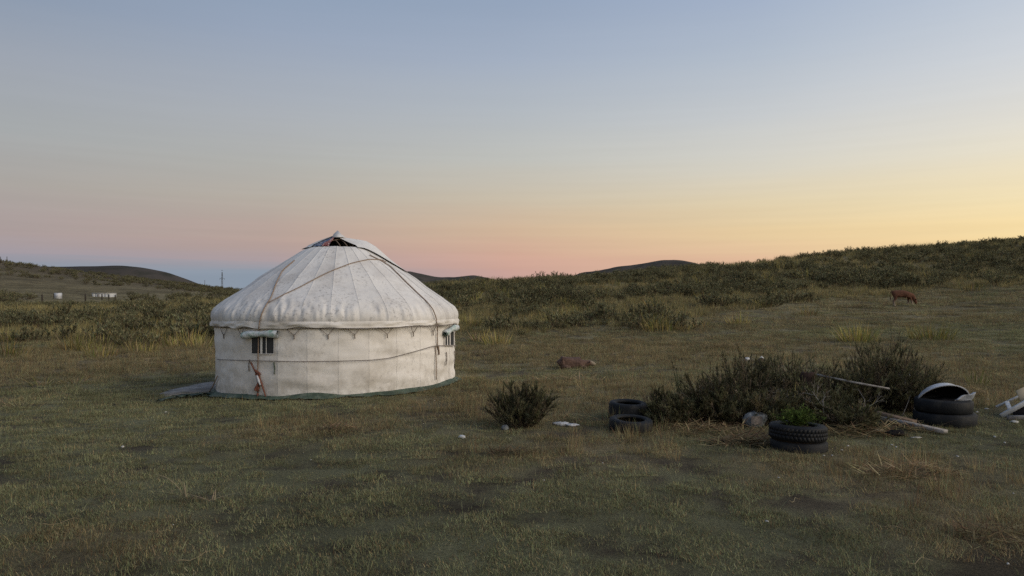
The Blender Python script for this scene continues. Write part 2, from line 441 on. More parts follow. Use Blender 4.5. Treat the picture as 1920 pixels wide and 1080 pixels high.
# ground
M_ground = bpy.data.materials.new('ground'); M_ground.use_nodes = True
t = M_ground.node_tree; b = t.nodes['Principled BSDF']; b.inputs['Roughness'].default_value = .95; b.inputs['Specular IOR Level'].default_value = .05
g = t.nodes.new('ShaderNodeNewGeometry'); at = t.nodes.new('ShaderNodeAttribute'); at.attribute_name = 'Col'
def gn(scale, detail=6, rough=.65):
    n = t.nodes.new('ShaderNodeTexNoise'); n.inputs['Scale'].default_value = scale; n.inputs['Detail'].default_value = detail; n.inputs['Roughness'].default_value = rough
    t.links.new(g.outputs['Position'], n.inputs['Vector']); return n.outputs[0]
def gmix(f, a, bb, mode='MIX'):
    n = t.nodes.new('ShaderNodeMix'); n.data_type = 'RGBA'; n.blend_type = mode
    for i, v in ((0, f), (6, a), (7, bb)):
        if isinstance(v, float): n.inputs[i].default_value = v
        elif isinstance(v, tuple): n.inputs[i].default_value = (*v, 1)
        else: t.links.new(v, n.inputs[i])
    return n.outputs[2]
def gr(v, a, bb, c=0., d=1.):
    n = t.nodes.new('ShaderNodeMapRange'); t.links.new(v, n.inputs[0])
    for i, q in enumerate((a, bb, c, d)): n.inputs[i+1].default_value = q
    return n.outputs[0]
c = gmix(gr(gn(1.1), .50, .68), at.outputs['Color'], (.062, .050, .038))
c = gmix(1.0, c, gr(gn(55, 5, .8), .3, .7, .45, 1.6), 'MULTIPLY')
c = gmix(1.0, c, gr(gn(.35, 4), .3, .7, .75, 1.3), 'MULTIPLY')
c = gmix(1.0, c, gr(gn(.045, 8, .75), .35, .65, .62, 1.35), 'MULTIPLY')
t.links.new(c, b.inputs['Base Color'])
bp = t.nodes.new('ShaderNodeBump'); bp.inputs['Strength'].default_value = 1.0; bp.inputs['Distance'].default_value = .04
t.links.new(gn(30, 6, .8), bp.inputs['Height']); t.links.new(bp.outputs[0], b.inputs['Normal'])

# ------------------------------------------------------------------ ground
az = np.concatenate([np.radians(np.arange(-180, -44, 3.0)), np.radians(np.arange(-44, 44, 0.25)), np.radians(np.arange(44, 180, 3.0))])
rr = np.concatenate([[0.02, 0.6, 1.2, 2.0], np.exp(np.linspace(math.log(2.6), math.log(7000), 270))])
A_, R_ = np.meshgrid(az, rr, indexing='ij')
GX = (R_*np.sin(A_)).ravel(); GY = (R_*np.cos(A_)).ravel(); GZ = H(GX, GY)
dr = dryness(GX, GY)
hill = np.clip((np.hypot(GX, GY) - 30)/30, 0, 1)[:, None]
gcol = (1-dr)[:, None]*np.array([.150, .148, .088]) + dr[:, None]*np.array([.20, .158, .092])
cov = .55*fbm(GX/1.3, GY/.8, 11, 3) + .45*fbm(GX/.35, GY/.3, 12, 2)
bare = (np.clip((.40-cov)/.08, 0, 1)*(np.hypot(GX, GY) < 40))[:, None]
gcol = gcol*(1-.75*bare) + .75*bare*np.array([.085, .068, .052])
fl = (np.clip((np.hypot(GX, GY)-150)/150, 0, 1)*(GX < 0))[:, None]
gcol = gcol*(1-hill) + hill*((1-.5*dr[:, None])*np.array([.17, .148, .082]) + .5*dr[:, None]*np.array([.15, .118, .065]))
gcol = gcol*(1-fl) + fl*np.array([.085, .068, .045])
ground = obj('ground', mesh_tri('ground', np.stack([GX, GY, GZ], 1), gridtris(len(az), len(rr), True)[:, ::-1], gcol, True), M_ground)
tag(ground, kind='structure')

# far dark hills beyond the slope
def far_hill(pts, y, depth):
    xs = [(p-960)/F*y for p, _ in pts]; zs = [EYE + (HY-q)/F*y for _, q in pts]
    X = np.linspace(xs[0], xs[-1], 90); Z = np.interp(X, xs, zs)
    kk = np.exp(-0.5*(np.arange(-4, 5)/1.6)**2); kk /= kk.sum(); Z = np.convolve(np.pad(Z, 4, mode='edge'), kk, mode='valid')
    Z = Z + (fbm(X/40, X*0+3, 2, 3)-.5)*y/F*3
    v = np.linspace(-1, 1, 15); V = []
    for x, z in zip(X, Z):
        for q in v:
            V.append((x + 0.1*depth*q, y + depth*q, -40 + (z + 40)*(1-abs(q)**1.6) + (float(fbm(x/50, q*5, 4, 2))-.5)*6*(abs(q) > .05)))
    o = obj('hill', mesh_tri('hill', np.array(V), gridtris(90, 15), None, True), M_hill)
    tag(o, kind='structure')
far_hill([(-40,512),(60,500),(140,499),(220,497),(262,500),(300,507),(322,512),(345,523),(380,536),(430,546),(520,560)], 690, 120)
far_hill([(640,548),(700,530),(740,512),(765,508),(790,514),(820,520),(850,520),(890,515),(930,524),(1000,545)], 1400, 260)
far_hill([(1020,545),(1085,512),(1140,503),(1180,497),(1215,493),(1257,485),(1290,490),(1330,500),(1420,520),(1500,545)], 1700, 300)

# ------------------------------------------------------------------ blades
def blades(base, head, Ln, Wd, lean, bend, segs=3, col=(.1, .1, .05), colvar=.25, tipcol=None, twist=None):
    n = len(base); base = np.asarray(base, float)
    head = np.asarray(head, float); dirx = np.cos(head); diry = np.sin(head)
    tw = rng.uniform(-.8, .8, n) if twist is None else twist
    side = np.stack([-np.sin(head+tw), np.cos(head+tw), np.zeros(n)], 1)
    pos = base.copy(); V = np.zeros((n, 2*segs+1, 3)); col = np.asarray(col, float)
    if col.ndim == 1: col = np.tile(col, (n, 1))
    col = col*(1 + rng.uniform(-colvar, colvar, (n, 1)))*(1 + rng.uniform(-.08, .08, (n, 3)))
    C = np.zeros((n, 2*segs+1, 3)); tip = col*1.15 if tipcol is None else np.asarray(tipcol, float)*np.ones((n, 3))
    for s in range(segs):
        f = s/segs; wdt = Wd*(1 - f**1.8)*0.5
        V[:, 2*s] = pos - side*wdt[:, None]; V[:, 2*s+1] = pos + side*wdt[:, None]
        C[:, 2*s] = C[:, 2*s+1] = col*(1-f) + tip*f
        an = lean + bend*(s+.5)/segs; st = Ln/segs
        pos = pos + np.stack([np.sin(an)*dirx*st, np.sin(an)*diry*st, np.cos(an)*st], 1)
    V[:, 2*segs] = pos; C[:, 2*segs] = tip
    k = np.arange(n)*(2*segs+1); T = []
    for s in range(segs-1):
        a = k+2*s
        T += [np.stack([a, a+1, a+3], 1), np.stack([a, a+3, a+2], 1)]
    a = k+2*(segs-1); T.append(np.stack([a, a+1, a+2], 1))
    return V.reshape(-1, 3), np.concatenate(T), C.reshape(-1, 3)

STRAW = np.array([.30, .235, .125]); GREEN = np.array([.212, .225, .118]); GOLD = np.array([.36, .285, .095]); BROWN = np.array([.20, .130, .075])

def pick(n, pal, wts):
    return np.array(pal)[rng.choice(len(pal), n, p=np.array(wts)/sum(wts))]

def lawn_patch(size, n, h, dry):
    base = np.stack([rng.uniform(-size/2, size/2, n), rng.uniform(-size/2, size/2, n), np.full(n, -.008)], 1)
    c = pick(n, [GREEN, GREEN*.72, np.array([.25, .235, .13]), STRAW*1.0, BROWN*.7], [4*(1-dr_) if (dr_ := dry) < 2 else 1, 2*(1-dry), 1.3, .5+3*dry, .3+2*dry])
    lng = rng.gamma(4, h/4, n)*np.where(rng.uniform(0, 1, n) < .05, 2.4, 1.0)
    return mesh_tri('lawn', *blades(base, rng.uniform(0, 2*PI, n), lng, rng.uniform(.002, .0045, n), rng.uniform(.1, 1.1, n), rng.uniform(-.2, 1.1, n), 2, c, .35))

def tuft(n, h, spread, c, wts, width=.006, lean=.45, bend=.6, segs=3):
    rad = spread*np.sqrt(rng.uniform(0, 1, n)); th = rng.uniform(0, 2*PI, n)
    base = np.stack([rad*np.cos(th), rad*np.sin(th), np.full(n, -.02)], 1)
    return mesh_tri('tuft', *blades(base, th + rng.uniform(-1, 1, n), h*rng.uniform(.45, 1.15, n), width*rng.uniform(.6, 1.4, n), rng.uniform(0, lean, n), rng.uniform(-.1, bend, n), segs, pick(n, c, wts), .3))

def iris(n, h, spread, c, wts, width=.022, flat=0.0, droop=.28):
    rad = spread*np.sqrt(rng.uniform(0, 1, n)); th = rng.uniform(0, 2*PI, n)
    base = np.stack([rad*np.cos(th), rad*np.sin(th), np.full(n, -.03)], 1)
    lean = (rad/spread)*rng.uniform(.2, .75, n) + flat*rng.uniform(.6, 1.25, n)
    bend = np.where(rng.uniform(0, 1, n) < droop, rng.uniform(.9, 1.9, n), rng.uniform(-.1, .5, n))
    return blades(base, th + rng.uniform(-.5, .5, n), h*rng.uniform(.55, 1.1, n), width*rng.uniform(.6, 1.25, n), lean, np.minimum(bend, 1.75-lean), 5, pick(n, c, wts), .28)

# ------------------------------------------------------------------ sage shrubs
SAGE = [np.array([.098, .098, .054]), np.array([.14, .132, .074]), np.array([.070, .073, .044]), np.array([.18, .148, .082])]
def sage(Rr, Hh, nst, ntw, nlf, leafL, leafW, stemr, sides=3):
    parts = []; lb = []; lh = []; ll = []
    tw_b, tw_h, tw_l, tw_ln = [], [], [], []
    for s in range(nst):
        th = random.uniform(0, 2*PI); q = math.sqrt(random.random())
        end = np.array([q*Rr*math.cos(th), q*Rr*math.sin(th), Hh*(random.uniform(.75, 1.08)*math.sqrt(max(.12, 1-.8*q*q)))])
        st = np.array([.15*end[0] + random.gauss(0, .03), .15*end[1] + random.gauss(0, .03), -.03])
        mid = st*.45 + end*.55; mid[:2] *= 1.15; mid[2] *= .9
        ts = np.linspace(0, 1, 5)[:, None]
        pth = (1-ts)**2*st + 2*ts*(1-ts)*mid + ts**2*end
        pth[1:-1] += np.random.default_rng(s+nst).normal(0, .02*Hh, (3, 3))
        V, T = tube(pth, np.linspace(stemr, stemr*.3, 5), sides, False)
        parts.append((V, T))
        for w_ in range(ntw):
            f = random.uniform(.3, 1.0); i = f*4; i0 = min(3, int(i)); p = pth[i0]*(1-(i-i0)) + pth[i0+1]*(i-i0)
            tl = Hh*random.uniform(.12, .30); hd = random.uniform(0, 2*PI); an = random.uniform(.1, .9)
            dv = np.array([math.sin(an)*math.cos(hd), math.sin(an)*math.sin(hd), math.cos(an)])
            tw_b.append(p); tw_h.append(hd); tw_l.append(tl); tw_ln.append(an)
            for q_ in range(nlf):
                lb.append(p + dv*tl*random.uniform(.05, 1.0)); lh.append(random.uniform(0, 2*PI)); ll.append(random.uniform(.1, 1.1))
    V, T, _ = join(parts)
    sc_ = np.tile(np.array([.075, .056, .042]), (len(V), 1))
    nb = len(tw_b)
    tv = blades(np.array(tw_b), np.array(tw_h), np.array(tw_l), np.full(nb, stemr*.8), np.array(tw_ln), np.zeros(nb), 2, (.075, .062, .042), .3)
    stems = join([(V, T, sc_), tv])
    n = len(lb)
    cc = pick(n, SAGE, [3, 2, 2, 1])
    fol = blades(np.array(lb), np.array(lh), leafL*rng.uniform(.6, 1.3, n), leafW*rng.uniform(.7, 1.3, n), np.array(ll), rng.uniform(-.3, .5, n), 2, cc, .3)
    return stems, fol

# ------------------------------------------------------------------ scattered ground cover, one object each
def scatter(name, protos, pts, rot, scl, label, cat, m):
    pc = bpy.data.collections.new(name + '_kinds')
    for i, me in enumerate(protos):
        if not me.materials: me.materials.append(m)
        o = bpy.data.objects.new('%s_kind_%02d' % (name, i), me); pc.objects.link(o)
    me = bpy.data.meshes.new(name); me.vertices.add(len(pts)); me.vertices.foreach_set('co', np.ascontiguousarray(pts, np.float32).ravel())
    a = me.attributes.new('idx', 'INT', 'POINT'); a.data.foreach_set('value', rng.integers(0, len(protos), len(pts)).astype(np.int32))
    a = me.attributes.new('rot', 'FLOAT_VECTOR', 'POINT'); a.data.foreach_set('vector', np.ascontiguousarray(rot, np.float32).ravel())
    a = me.attributes.new('scl', 'FLOAT_VECTOR', 'POINT'); a.data.foreach_set('vector', np.ascontiguousarray(scl, np.float32).ravel())
    o = obj(name, me, m)
    g_ = bpy.data.node_groups.new(name, 'GeometryNodeTree')
    g_.interface.new_socket('Geometry', in_out='INPUT', socket_type='NodeSocketGeometry')
    g_.interface.new_socket('Geometry', in_out='OUTPUT', socket_type='NodeSocketGeometry')
    gi = g_.nodes.new('NodeGroupInput'); go = g_.nodes.new('NodeGroupOutput')
    ci = g_.nodes.new('GeometryNodeCollectionInfo'); ci.inputs['Collection'].default_value = pc
    ci.inputs['Separate Children'].default_value = True; ci.inputs['Reset Children'].default_value = True
    ip = g_.nodes.new('GeometryNodeInstanceOnPoints'); ip.inputs['Pick Instance'].default_value = True
    def na(nm, ty):
        n = g_.nodes.new('GeometryNodeInputNamedAttribute'); n.data_type = ty; n.inputs['Name'].default_value = nm; return n.outputs['Attribute']
    er = g_.nodes.new('FunctionNodeEulerToRotation')
    g_.links.new(gi.outputs[0], ip.inputs['Points']); g_.links.new(ci.outputs[0], ip.inputs['Instance'])
    g_.links.new(na('idx', 'INT'), ip.inputs['Instance Index'])
    g_.links.new(na('rot', 'FLOAT_VECTOR'), er.inputs[0]); g_.links.new(er.outputs[0], ip.inputs['Rotation'])
    g_.links.new(na('scl', 'FLOAT_VECTOR'), ip.inputs['Scale']); g_.links.new(ip.outputs[0], go.inputs[0])
    md = o.modifiers.new('scatter', 'NODES'); md.node_group = g_
    return tag(o, label, cat, kind='stuff')

def field(y0, y1, dens, umin=-.78, umax=.78):
    """random points of the ground between two distances, denser by the function's value"""
    a = (umax-umin)*.5*(y1*y1-y0*y0); n = int(a*dens)
    y = np.sqrt(rng.uniform(y0*y0, y1*y1, n)); x = rng.uniform(umin, umax, n)*y
    return x, y
YX, YY, YRAD = -4.07, 17.53, 2.78
def clear(x, y, m=.0):
    return np.hypot(x-YX, y-YY) > YRAD + m
SLAB_OUT = [(299,740),(318,733),(345,727),(372,721),(396,717),(418,717),(418,734),(396,735),(372,738),(345,742),(318,744)]
_sp = [P(a, b_) for a, b_ in SLAB_OUT]
def on_slab(x, y):
    c_ = np.zeros(len(x), bool); n_ = len(_sp)
    for i in range(n_):
        a, b_ = _sp[i], _sp[(i+1) % n_]
        c_ ^= ((a.y > y) != (b_.y > y)) & (x < (b_.x-a.x)*(y-a.y)/(b_.y-a.y+1e-9)+a.x)
    return c_
def put(x, y, sink=0.0):
    return np.stack([x, y, H(x, y)-sink], 1)
def rots(n, tilt=.08):
    return np.stack([rng.normal(0, tilt, n), rng.normal(0, tilt, n), rng.uniform(0, 2*PI, n)], 1)
def scal(n, a, b_, zf=.2):
    s = rng.uniform(a, b_, n); return np.stack([s, s, s*rng.uniform(1-zf, 1+zf, n)], 1)

# short grazed grass
lawn_g = [lawn_patch(.36, 540, .022, .20) for _ in range(5)]
lawn_d = [lawn_patch(.36, 440, .031, .75) for _ in range(5)]
def cover(x, y):
    return .55*fbm(x/1.3, y/.8, 11, 3) + .45*fbm(x/.35, y/.3, 12, 2)
xs, ys = [], []
for y0, y1, dn in ((3.4, 7, 26), (7, 11, 20), (11, 17, 14), (17, 34, 7), (34, 62, 2.2)):
    x, y = field(y0, y1, dn); xs.append(x); ys.append(y)
x = np.concatenate(xs); y = np.concatenate(ys)
k = clear(x, y) & (cover(x, y) > .33 + rng.uniform(-.05, .05, len(x))) & ~on_slab(x, y)
x, y = x[k], y[k]; d = dryness(x, y) + rng.uniform(-.2, .2, len(x)); k = d < .45
big = 1 + np.clip((y-9)/14, 0, 1)*.9 + np.clip((y-30)/15, 0, 1)*1.3
s3 = scal(len(x), .8, 1.25, .35)*big[:, None]
scatter('short_grass', lawn_g, put(x[k], y[k]), rots(k.sum()), s3[k], 'short grazed green grass covering the ground around the yurt', 'grass', M_leaf)
scatter('short_dry_grass', lawn_d, put(x[~k], y[~k]), rots((~k).sum()), s3[~k], 'short straw-brown grass in the dry patches of the pasture', 'grass', M_leaf)

# taller dry grass
tall = [tuft(34, .30, .10, [STRAW, STRAW*.75, BROWN, GREEN*1.1], [3, 3, 2, 1.5], .004) for _ in range(6)]
x1, y1_ = field(6, 14, 9); x2, y2 = field(14, 36, 7)
x = np.concatenate([x1, x2]); y = np.concatenate([y1_, y2])
d = dryness(x, y); k = clear(x, y, .08) & ~on_slab(x, y) & (rng.uniform(0, 1, len(x)) < np.clip((d-.32)*1.6, 0, .9)); x, y, d = x[k], y[k], d[k]
s3 = scal(len(x), .45, 1.1)*(.55 + .55*d)[:, None]
scatter('tall_dry_grass', tall, put(x, y), rots(len(x)), s3, 'thin knee-high dry grass standing in brown patches', 'grass', M_leaf)

# rough olive grass and herbs of the slopes
herb = [tuft(46, .46, .20, [np.array([.22, .20, .092]), np.array([.30, .25, .12]), STRAW*1.05, GOLD*1.0, np.array([.125, .118, .062])], [4, 3, 2, 1.4, 2.5], .013, .6, .5) for _ in range(7)]
x, y = field(27, 60, 3.4, -.74, .74); x2, y2 = field(60, 112, 1.5, -.74, .74)
x = np.concatenate([x, x2]); y = np.concatenate([y, y2])
def slope_mask(x, y):
    u = x/y*F + 960
    near = np.where(u < 640, 29, np.where(u < 1250, 34, np.where(u < 1450, 34+(u-1250)/200*9, 45+(u-1450)/470*4)))
    m = (y > near + (fbm(x/4, y/4, 21, 2)-.5)*9)
    grazed = (u < 330) & (y > 92)
    return m & ~grazed
k = slope_mask(x, y); x, y = x[k], y[k]
s3 = scal(len(x), .6, 1.2)*(1+np.clip((y-55)/60, 0, .6))[:, None]
scatter('rough_grass', herb, put(x, y, .03), rots(len(x)), s3, 'rough olive and golden grass covering the slopes', 'grass', M_leaf)

# ------------------------------------------------------------------ shrubs on the slopes
far_sage = []
for q in range(6):
    st, fo = sage(.55, random.uniform(.55, .75), 16, 5, 7, .10, .022, .012)
    V, T, C_ = join([st, fo]); C_ = C_*1.45
    far_sage.append(mesh_tri('sage', V, T, C_))
    far_sage[-1].materials.append(M_shrub)
x, y = field(28, 112, 1.0, -.74, .74)
cl = fbm(x/9, y/6, 31, 3)
k = slope_mask(x, y) & (cl + rng.uniform(-.06, .06, len(x)) > np.where(x/y > -.13, .43, .56)); x, y = x[k], y[k]
ls = .55 + 1.3*rng.uniform(0, 1, len(x))**1.5
# the grazed left hillside: scattered and clumped bushes
xf, yf = field(95, 480, .052, -.74, -.30)
cl = fbm(xf/26, yf/20, 41, 3)
uf = xf/yf*F+960
k = (cl + rng.uniform(-.1, .1, len(xf)) + np.clip((yf-180)/240, 0, .34) > .47) & ~((uf > 60) & (uf < 235) & (yf < 165)); xf, yf = xf[k], yf[k]
lf = rng.uniform(1.2, 2.6, len(xf))
o_ = np.argsort(y/ls)          # those that show largest first
near, rest = o_[:300], o_[300:]
for i in near:
    o = obj('sage_shrub', far_sage[i % 6], None, None, (x[i], y[i], Hs(x[i], y[i])-.04))
    o.rotation_euler = (0, 0, random.uniform(0, 2*PI)); s = ls[i]; o.scale = (s*1.15, s*1.15, s*random.uniform(.62, .95))
    if x[i] < -3.5:
        tag(o, 'low dark sage shrub among the many in the rough grass left of the yurt', 'shrub', 'sage shrubs left of the yurt')
    else:
        tag(o, 'low dark sage shrub among the many at the foot of the right slope', 'shrub', 'sage shrubs on the right slope')
xr = np.concatenate([x[rest], xf]); yr = np.concatenate([y[rest], yf]); lr = np.concatenate([ls[rest], lf])
scatter('distant_shrubs', far_sage, put(xr, yr, .05), rots(len(xr), .03), np.stack([lr*1.1, lr*1.1, lr*.72], 1), 'distant dark shrubs spread over the slopes', 'shrubs', M_shrub)

# ------------------------------------------------------------------ yurt
C0 = np.array([YX, YY])
yurt = empty('yurt', (YX, YY, Hs(YX, YY)))
tag(yurt, 'white canvas yurt with a rounded roof, small windows and tied ropes', 'yurt')
YZ0 = yurt.location.z
def yl(V):
    V = np.array(V, float); V[:, 0] -= YX; V[:, 1] -= YY; V[:, 2] -= YZ0; return V
TF = math.atan2(-YY, -YX)          # bearing from the yurt to the camera
WR = 2.715
def gz(th, r=2.75):
    th = np.asarray(th, float); return H(YX + r*np.cos(th), YY + r*np.sin(th))
PROF = np.array([(2.70,1.20),(2.775,1.27),(2.795,1.36),(2.78,1.445),(2.725,1.54),(2.61,1.65),(2.46,1.765),(2.28,1.885),(2.05,2.04),(1.8,2.24),(1.45,2.465),(1.1,2.70),(.85,2.865),(.68,2.945)])
ps = np.concatenate([[0], np.cumsum(np.linalg.norm(np.diff(PROF, axis=0), axis=1))]); ps /= ps[-1]
def prof(t_):
    return np.interp(t_, ps, PROF[:, 0]), np.interp(t_, ps, PROF[:, 1])
NP_ = 28
for k in range(NP_):
    a0 = 2*PI*k/NP_; a1 = 2*PI*(k+1)/NP_
    th = np.linspace(a0, a1 + .012, 15); v = np.linspace(0, 1, 30)
    TH, VV = np.meshgrid(th, v, indexing='ij')
    top = 1.25; bot = gz(TH) - .03
    Z = bot + (top-bot)*VV
    fr = (TH-a0)/(a1-a0)
    s = TH*WR
    cre = (fbm(s*1.2 + Z*1.1, Z*4.2 - s*.7, 3, 3)-.5)*.050 + (fbm(s*.7 - Z*.8, Z*8.5 + s*.9, 9, 2)-.5)*.036*np.clip(1.6-VV, .4, 1.3) + .020*(vnoise(s*1.1, Z*14 + s*1.5, 17)-.5)*np.clip((VV-.6)*3, 0, 1)
    sag = -.010*np.sin(fr*PI)*np.sin(VV*PI)
    swag = .012*np.exp(-((VV-.87)/.05)**2)*np.sin(fr*PI*2)
    Rr = WR + .0035*(1-fr) + cre + sag + swag - .015*np.exp(-((VV-.62)/.02)**2)*.35
    V = np.stack([YX+Rr*np.cos(TH), YY+Rr*np.sin(TH), Z], -1).reshape(-1, 3)
    obj('wall_panel', mesh_tri('wall_panel', yl(V), gridtris(15, 30), None, True), M_canvas, yurt)
NG = 30
for k in range(NG):
    a0 = 2*PI*(k+.3)/NG; a1 = a0 + 2*PI/NG
    th = np.linspace(a0, a1 + .010, 25); tt = np.linspace(0, 1, 56)**1.15
    TH, TT = np.meshgrid(th, tt, indexing='ij'); r_, z_ = prof(TT)
    fr = np.clip((TH-a0)/(a1-a0), 0, 1)
    gather = np.exp(-((TT-.10)/.075)**2)
    pl = (vnoise(TH*46, TT*9 + TH*3, 2)-.5)*.075*gather + (vnoise(TH*25 + TT*14, TT*13, 6)-.5)*.045*np.exp(-((TT-.16)/.1)**2)
    off = .004*(1-fr) - .008*np.sin(fr*PI)*np.sin(np.clip(TT, .02, .97)*PI) + pl + (fbm(TH*5, TT*7, 8, 2)-.5)*.016
    edge = .004*np.exp(-(np.minimum(fr, 1-fr)/.045)**2)
    Rr = r_ + (off+edge)*.62; Z = z_ + (off+edge)*.78*np.clip(TT*4, 0, 1)
    V = np.stack([YX+Rr*np.cos(TH), YY+Rr*np.sin(TH), Z], -1).reshape(-1, 3)
    obj('roof_panel', mesh_tri('roof_panel', yl(V), gridtris(25, 56), None, True), M_roofcanvas, yurt)
# valance under the eaves
th = np.linspace(0, 2*PI, 260, endpoint=False); v = np.linspace(0, 1, 7)
TH, VV = np.meshgrid(th, v, indexing='ij')
wob = (vnoise(TH*9, TH*0, 4)-.5)*.06
Z = 1.175 + wob*(1-VV) + VV*.125; Rr = 2.80 + (vnoise(TH*13, VV*3+TH, 7)-.5)*.045 - .01*VV + .012*np.sin(VV*PI)
V = np.stack([YX+Rr*np.cos(TH), YY+Rr*np.sin(TH), Z], -1).reshape(-1, 3)
obj('eave_band', mesh_tri('eave_band', yl(V), gridtris(260, 7, True), None, True), M_canvas, yurt)
# green groundsheet edge
v = np.linspace(0, 1, 6); TH, VV = np.meshgrid(th, v, indexing='ij')
out = 2.78 + .12*(vnoise(TH*6, TH*0, 14)) + .05*np.exp(-((((TH-TF+PI) % (2*PI))-PI+.5)/.6)**2)
Rr = 2.72 + (out-2.72)*VV + (vnoise(TH*30, VV*3, 3)-.5)*.03
Z = gz(TH, Rr) + (.03 + .07*vnoise(TH*4, TH*0, 31))*(1-VV)**1.4 + .03 + (vnoise(TH*24, VV*3, 5)-.5)*.035*VV
V = np.stack([YX+Rr*np.cos(TH), YY+Rr*np.sin(TH), Z], -1).reshape(-1, 3)
obj('groundsheet', mesh_tri('groundsheet', yl(V), gridtris(260, 6, True), None, True), M_tarp, yurt)

# a point of the yurt's skin seen at a photo pixel
def skin_r(z):
    r1 = np.where(z < 1.25, np.where(z > 1.165, 2.815, WR), 0)
    r2 = np.interp(z, PROF[:, 1], PROF[:, 0])
    return np.where(z < 1.25, r1, np.maximum(r2, 0.3))
def S(px, py, off=.02):
    ys_ = np.linspace(14.2, 19.5, 2400); u = (px-960)/F; vv = (HY-py)/F
    X = u*ys_; Z = EYE + vv*ys_; rr_ = np.hypot(X-YX, ys_-YY)
    g_ = rr_ - skin_r(Z) - off
    hit = np.where(g_ <= 0)[0]
    k = hit[0] if len(hit) else int(np.argmin(g_))
    return np.array([X[k], ys_[k], Z[k]])
def spath(pts, off=.02, n=6):
    q = []
    for (a, b_), (c_, d_) in zip(pts[:-1], pts[1:]):
        for s in range(n): q.append(S(a+(c_-a)*s/n, b_+(d_-b_)*s/n, off))
    q.append(S(*pts[-1], off)); q = np.array(q)
    kk = np.array([.25, .5, .25])
    for _ in range(2):
        q2 = q.copy()
        for a in range(3): q2[1:-1, a] = np.convolve(q[:, a], kk, mode='valid')
        q = q2
    return q
def rope(name, pts, r, m, off=.02, n=6, wob=0.0):
    q = spath(pts, off, n)
    if wob: q[1:-1] += np.random.default_rng(3).normal(0, wob, (len(q)-2, 3))
    V, T = tube(q, r, 6)
    return obj(name, mesh_tri(name, yl(V), T, None, True), m, yurt)
rope('roof_rope', [(552,488),(529,507),(518,530),(508,558),(497,575),(490,590),(486,606),(485,616),(484,663),(483,697)], .012, M_rope, .03)
rope('roof_rope', [(504,567),(530,553),(558,540),(613,511),(659,493),(691,486),(712,486),(724,491)], .010, M_rope, .03)
rope('roof_rope', [(693,478),(714,488),(732,499),(762,529),(784,550),(801,566),(812,580),(818,596),(820,614),(820,648)], .012, M_rope, .03)
rope('belt_rope', [(407,674),(467,676),(561,678),(639,677),(700,675),(733,671),(775,660),(816,648),(840,648),(857,648)], .008, M_cord, .045)
rope('eave_cord', [(400,613),(450,615),(520,616),(600,616),(700,615),(770,613),(820,611),(856,607)], .008, M_cord, .05)
for q, (cx, cy) in enumerate([(419,618),(452,617),(551,619),(615,619),(665,618),(726,617),(775,614),(812,612)]):
    wv = 15 if q in (2, 3, 4, 5) else 7
    jl = random.uniform(-3, 3)
    a = rope('tie_cord', [(cx-wv+jl, cy-3), (cx-2, cy+8), (cx, cy+10)], .006, M_cord, .03, 3)
    a = rope('tie_cord', [(cx+wv*.8+jl, cy-3), (cx+2, cy+8), (cx, cy+10)], .006, M_cord, .03, 3)
    a = rope('tie_loop', [(cx, cy+8), (cx+.5, cy+17)], .011, M_cord, .02, 3)
for pts, r, m in [([(468,674),(466,684),(467,696)], .012, M_cord), ([(513,679),(515,690),(514,702)], .011, M_tarp), ([(837,660),(838,672),(836,685)], .012, M_cord), ([(852,658),(853,670),(852,680)], .010, M_cord),
                  ([(817,649),(818,680),(818,712)], .012, M_rope), ([(821,648),(823,658),(823,665)], .021, M_rope)]:
    rope('hanging_strap', pts, r, m, .025, 4)
# knotted bundle of reddish rope and cloth
rope('rope_knot', [(478,694),(483,699),(488,700),(484,704),(479,702),(482,697),(487,703)], .024, M_redrope, .05, 3)
rope('rope_tail', [(470,679),(474,688),(480,700)], .014, M_redrope, .03, 4)
rope('rope_tail', [(484,703),(489,716),(494,730),(498,744)], [.026]*2+[.02]*4+[.016]*4+[.012]*3, M_redrope, .04, 4)
rope('rope_tail', [(483,704),(485,722),(483,738),(483,752)], [.030]*2+[.026]*4+[.02]*4+[.02]*3, M_redrope, .035, 4)
rope('cloth_tail', [(482,704),(485,714),(488,722)], [.026]*3+[.030]*3+[.02]*3, M_plastic, .06, 4)
rope('cloth_tail', [(484,720),(480,728),(479,732)], [.024]*3+[.03]*3+[.036]*3, M_redrope, .05, 4)

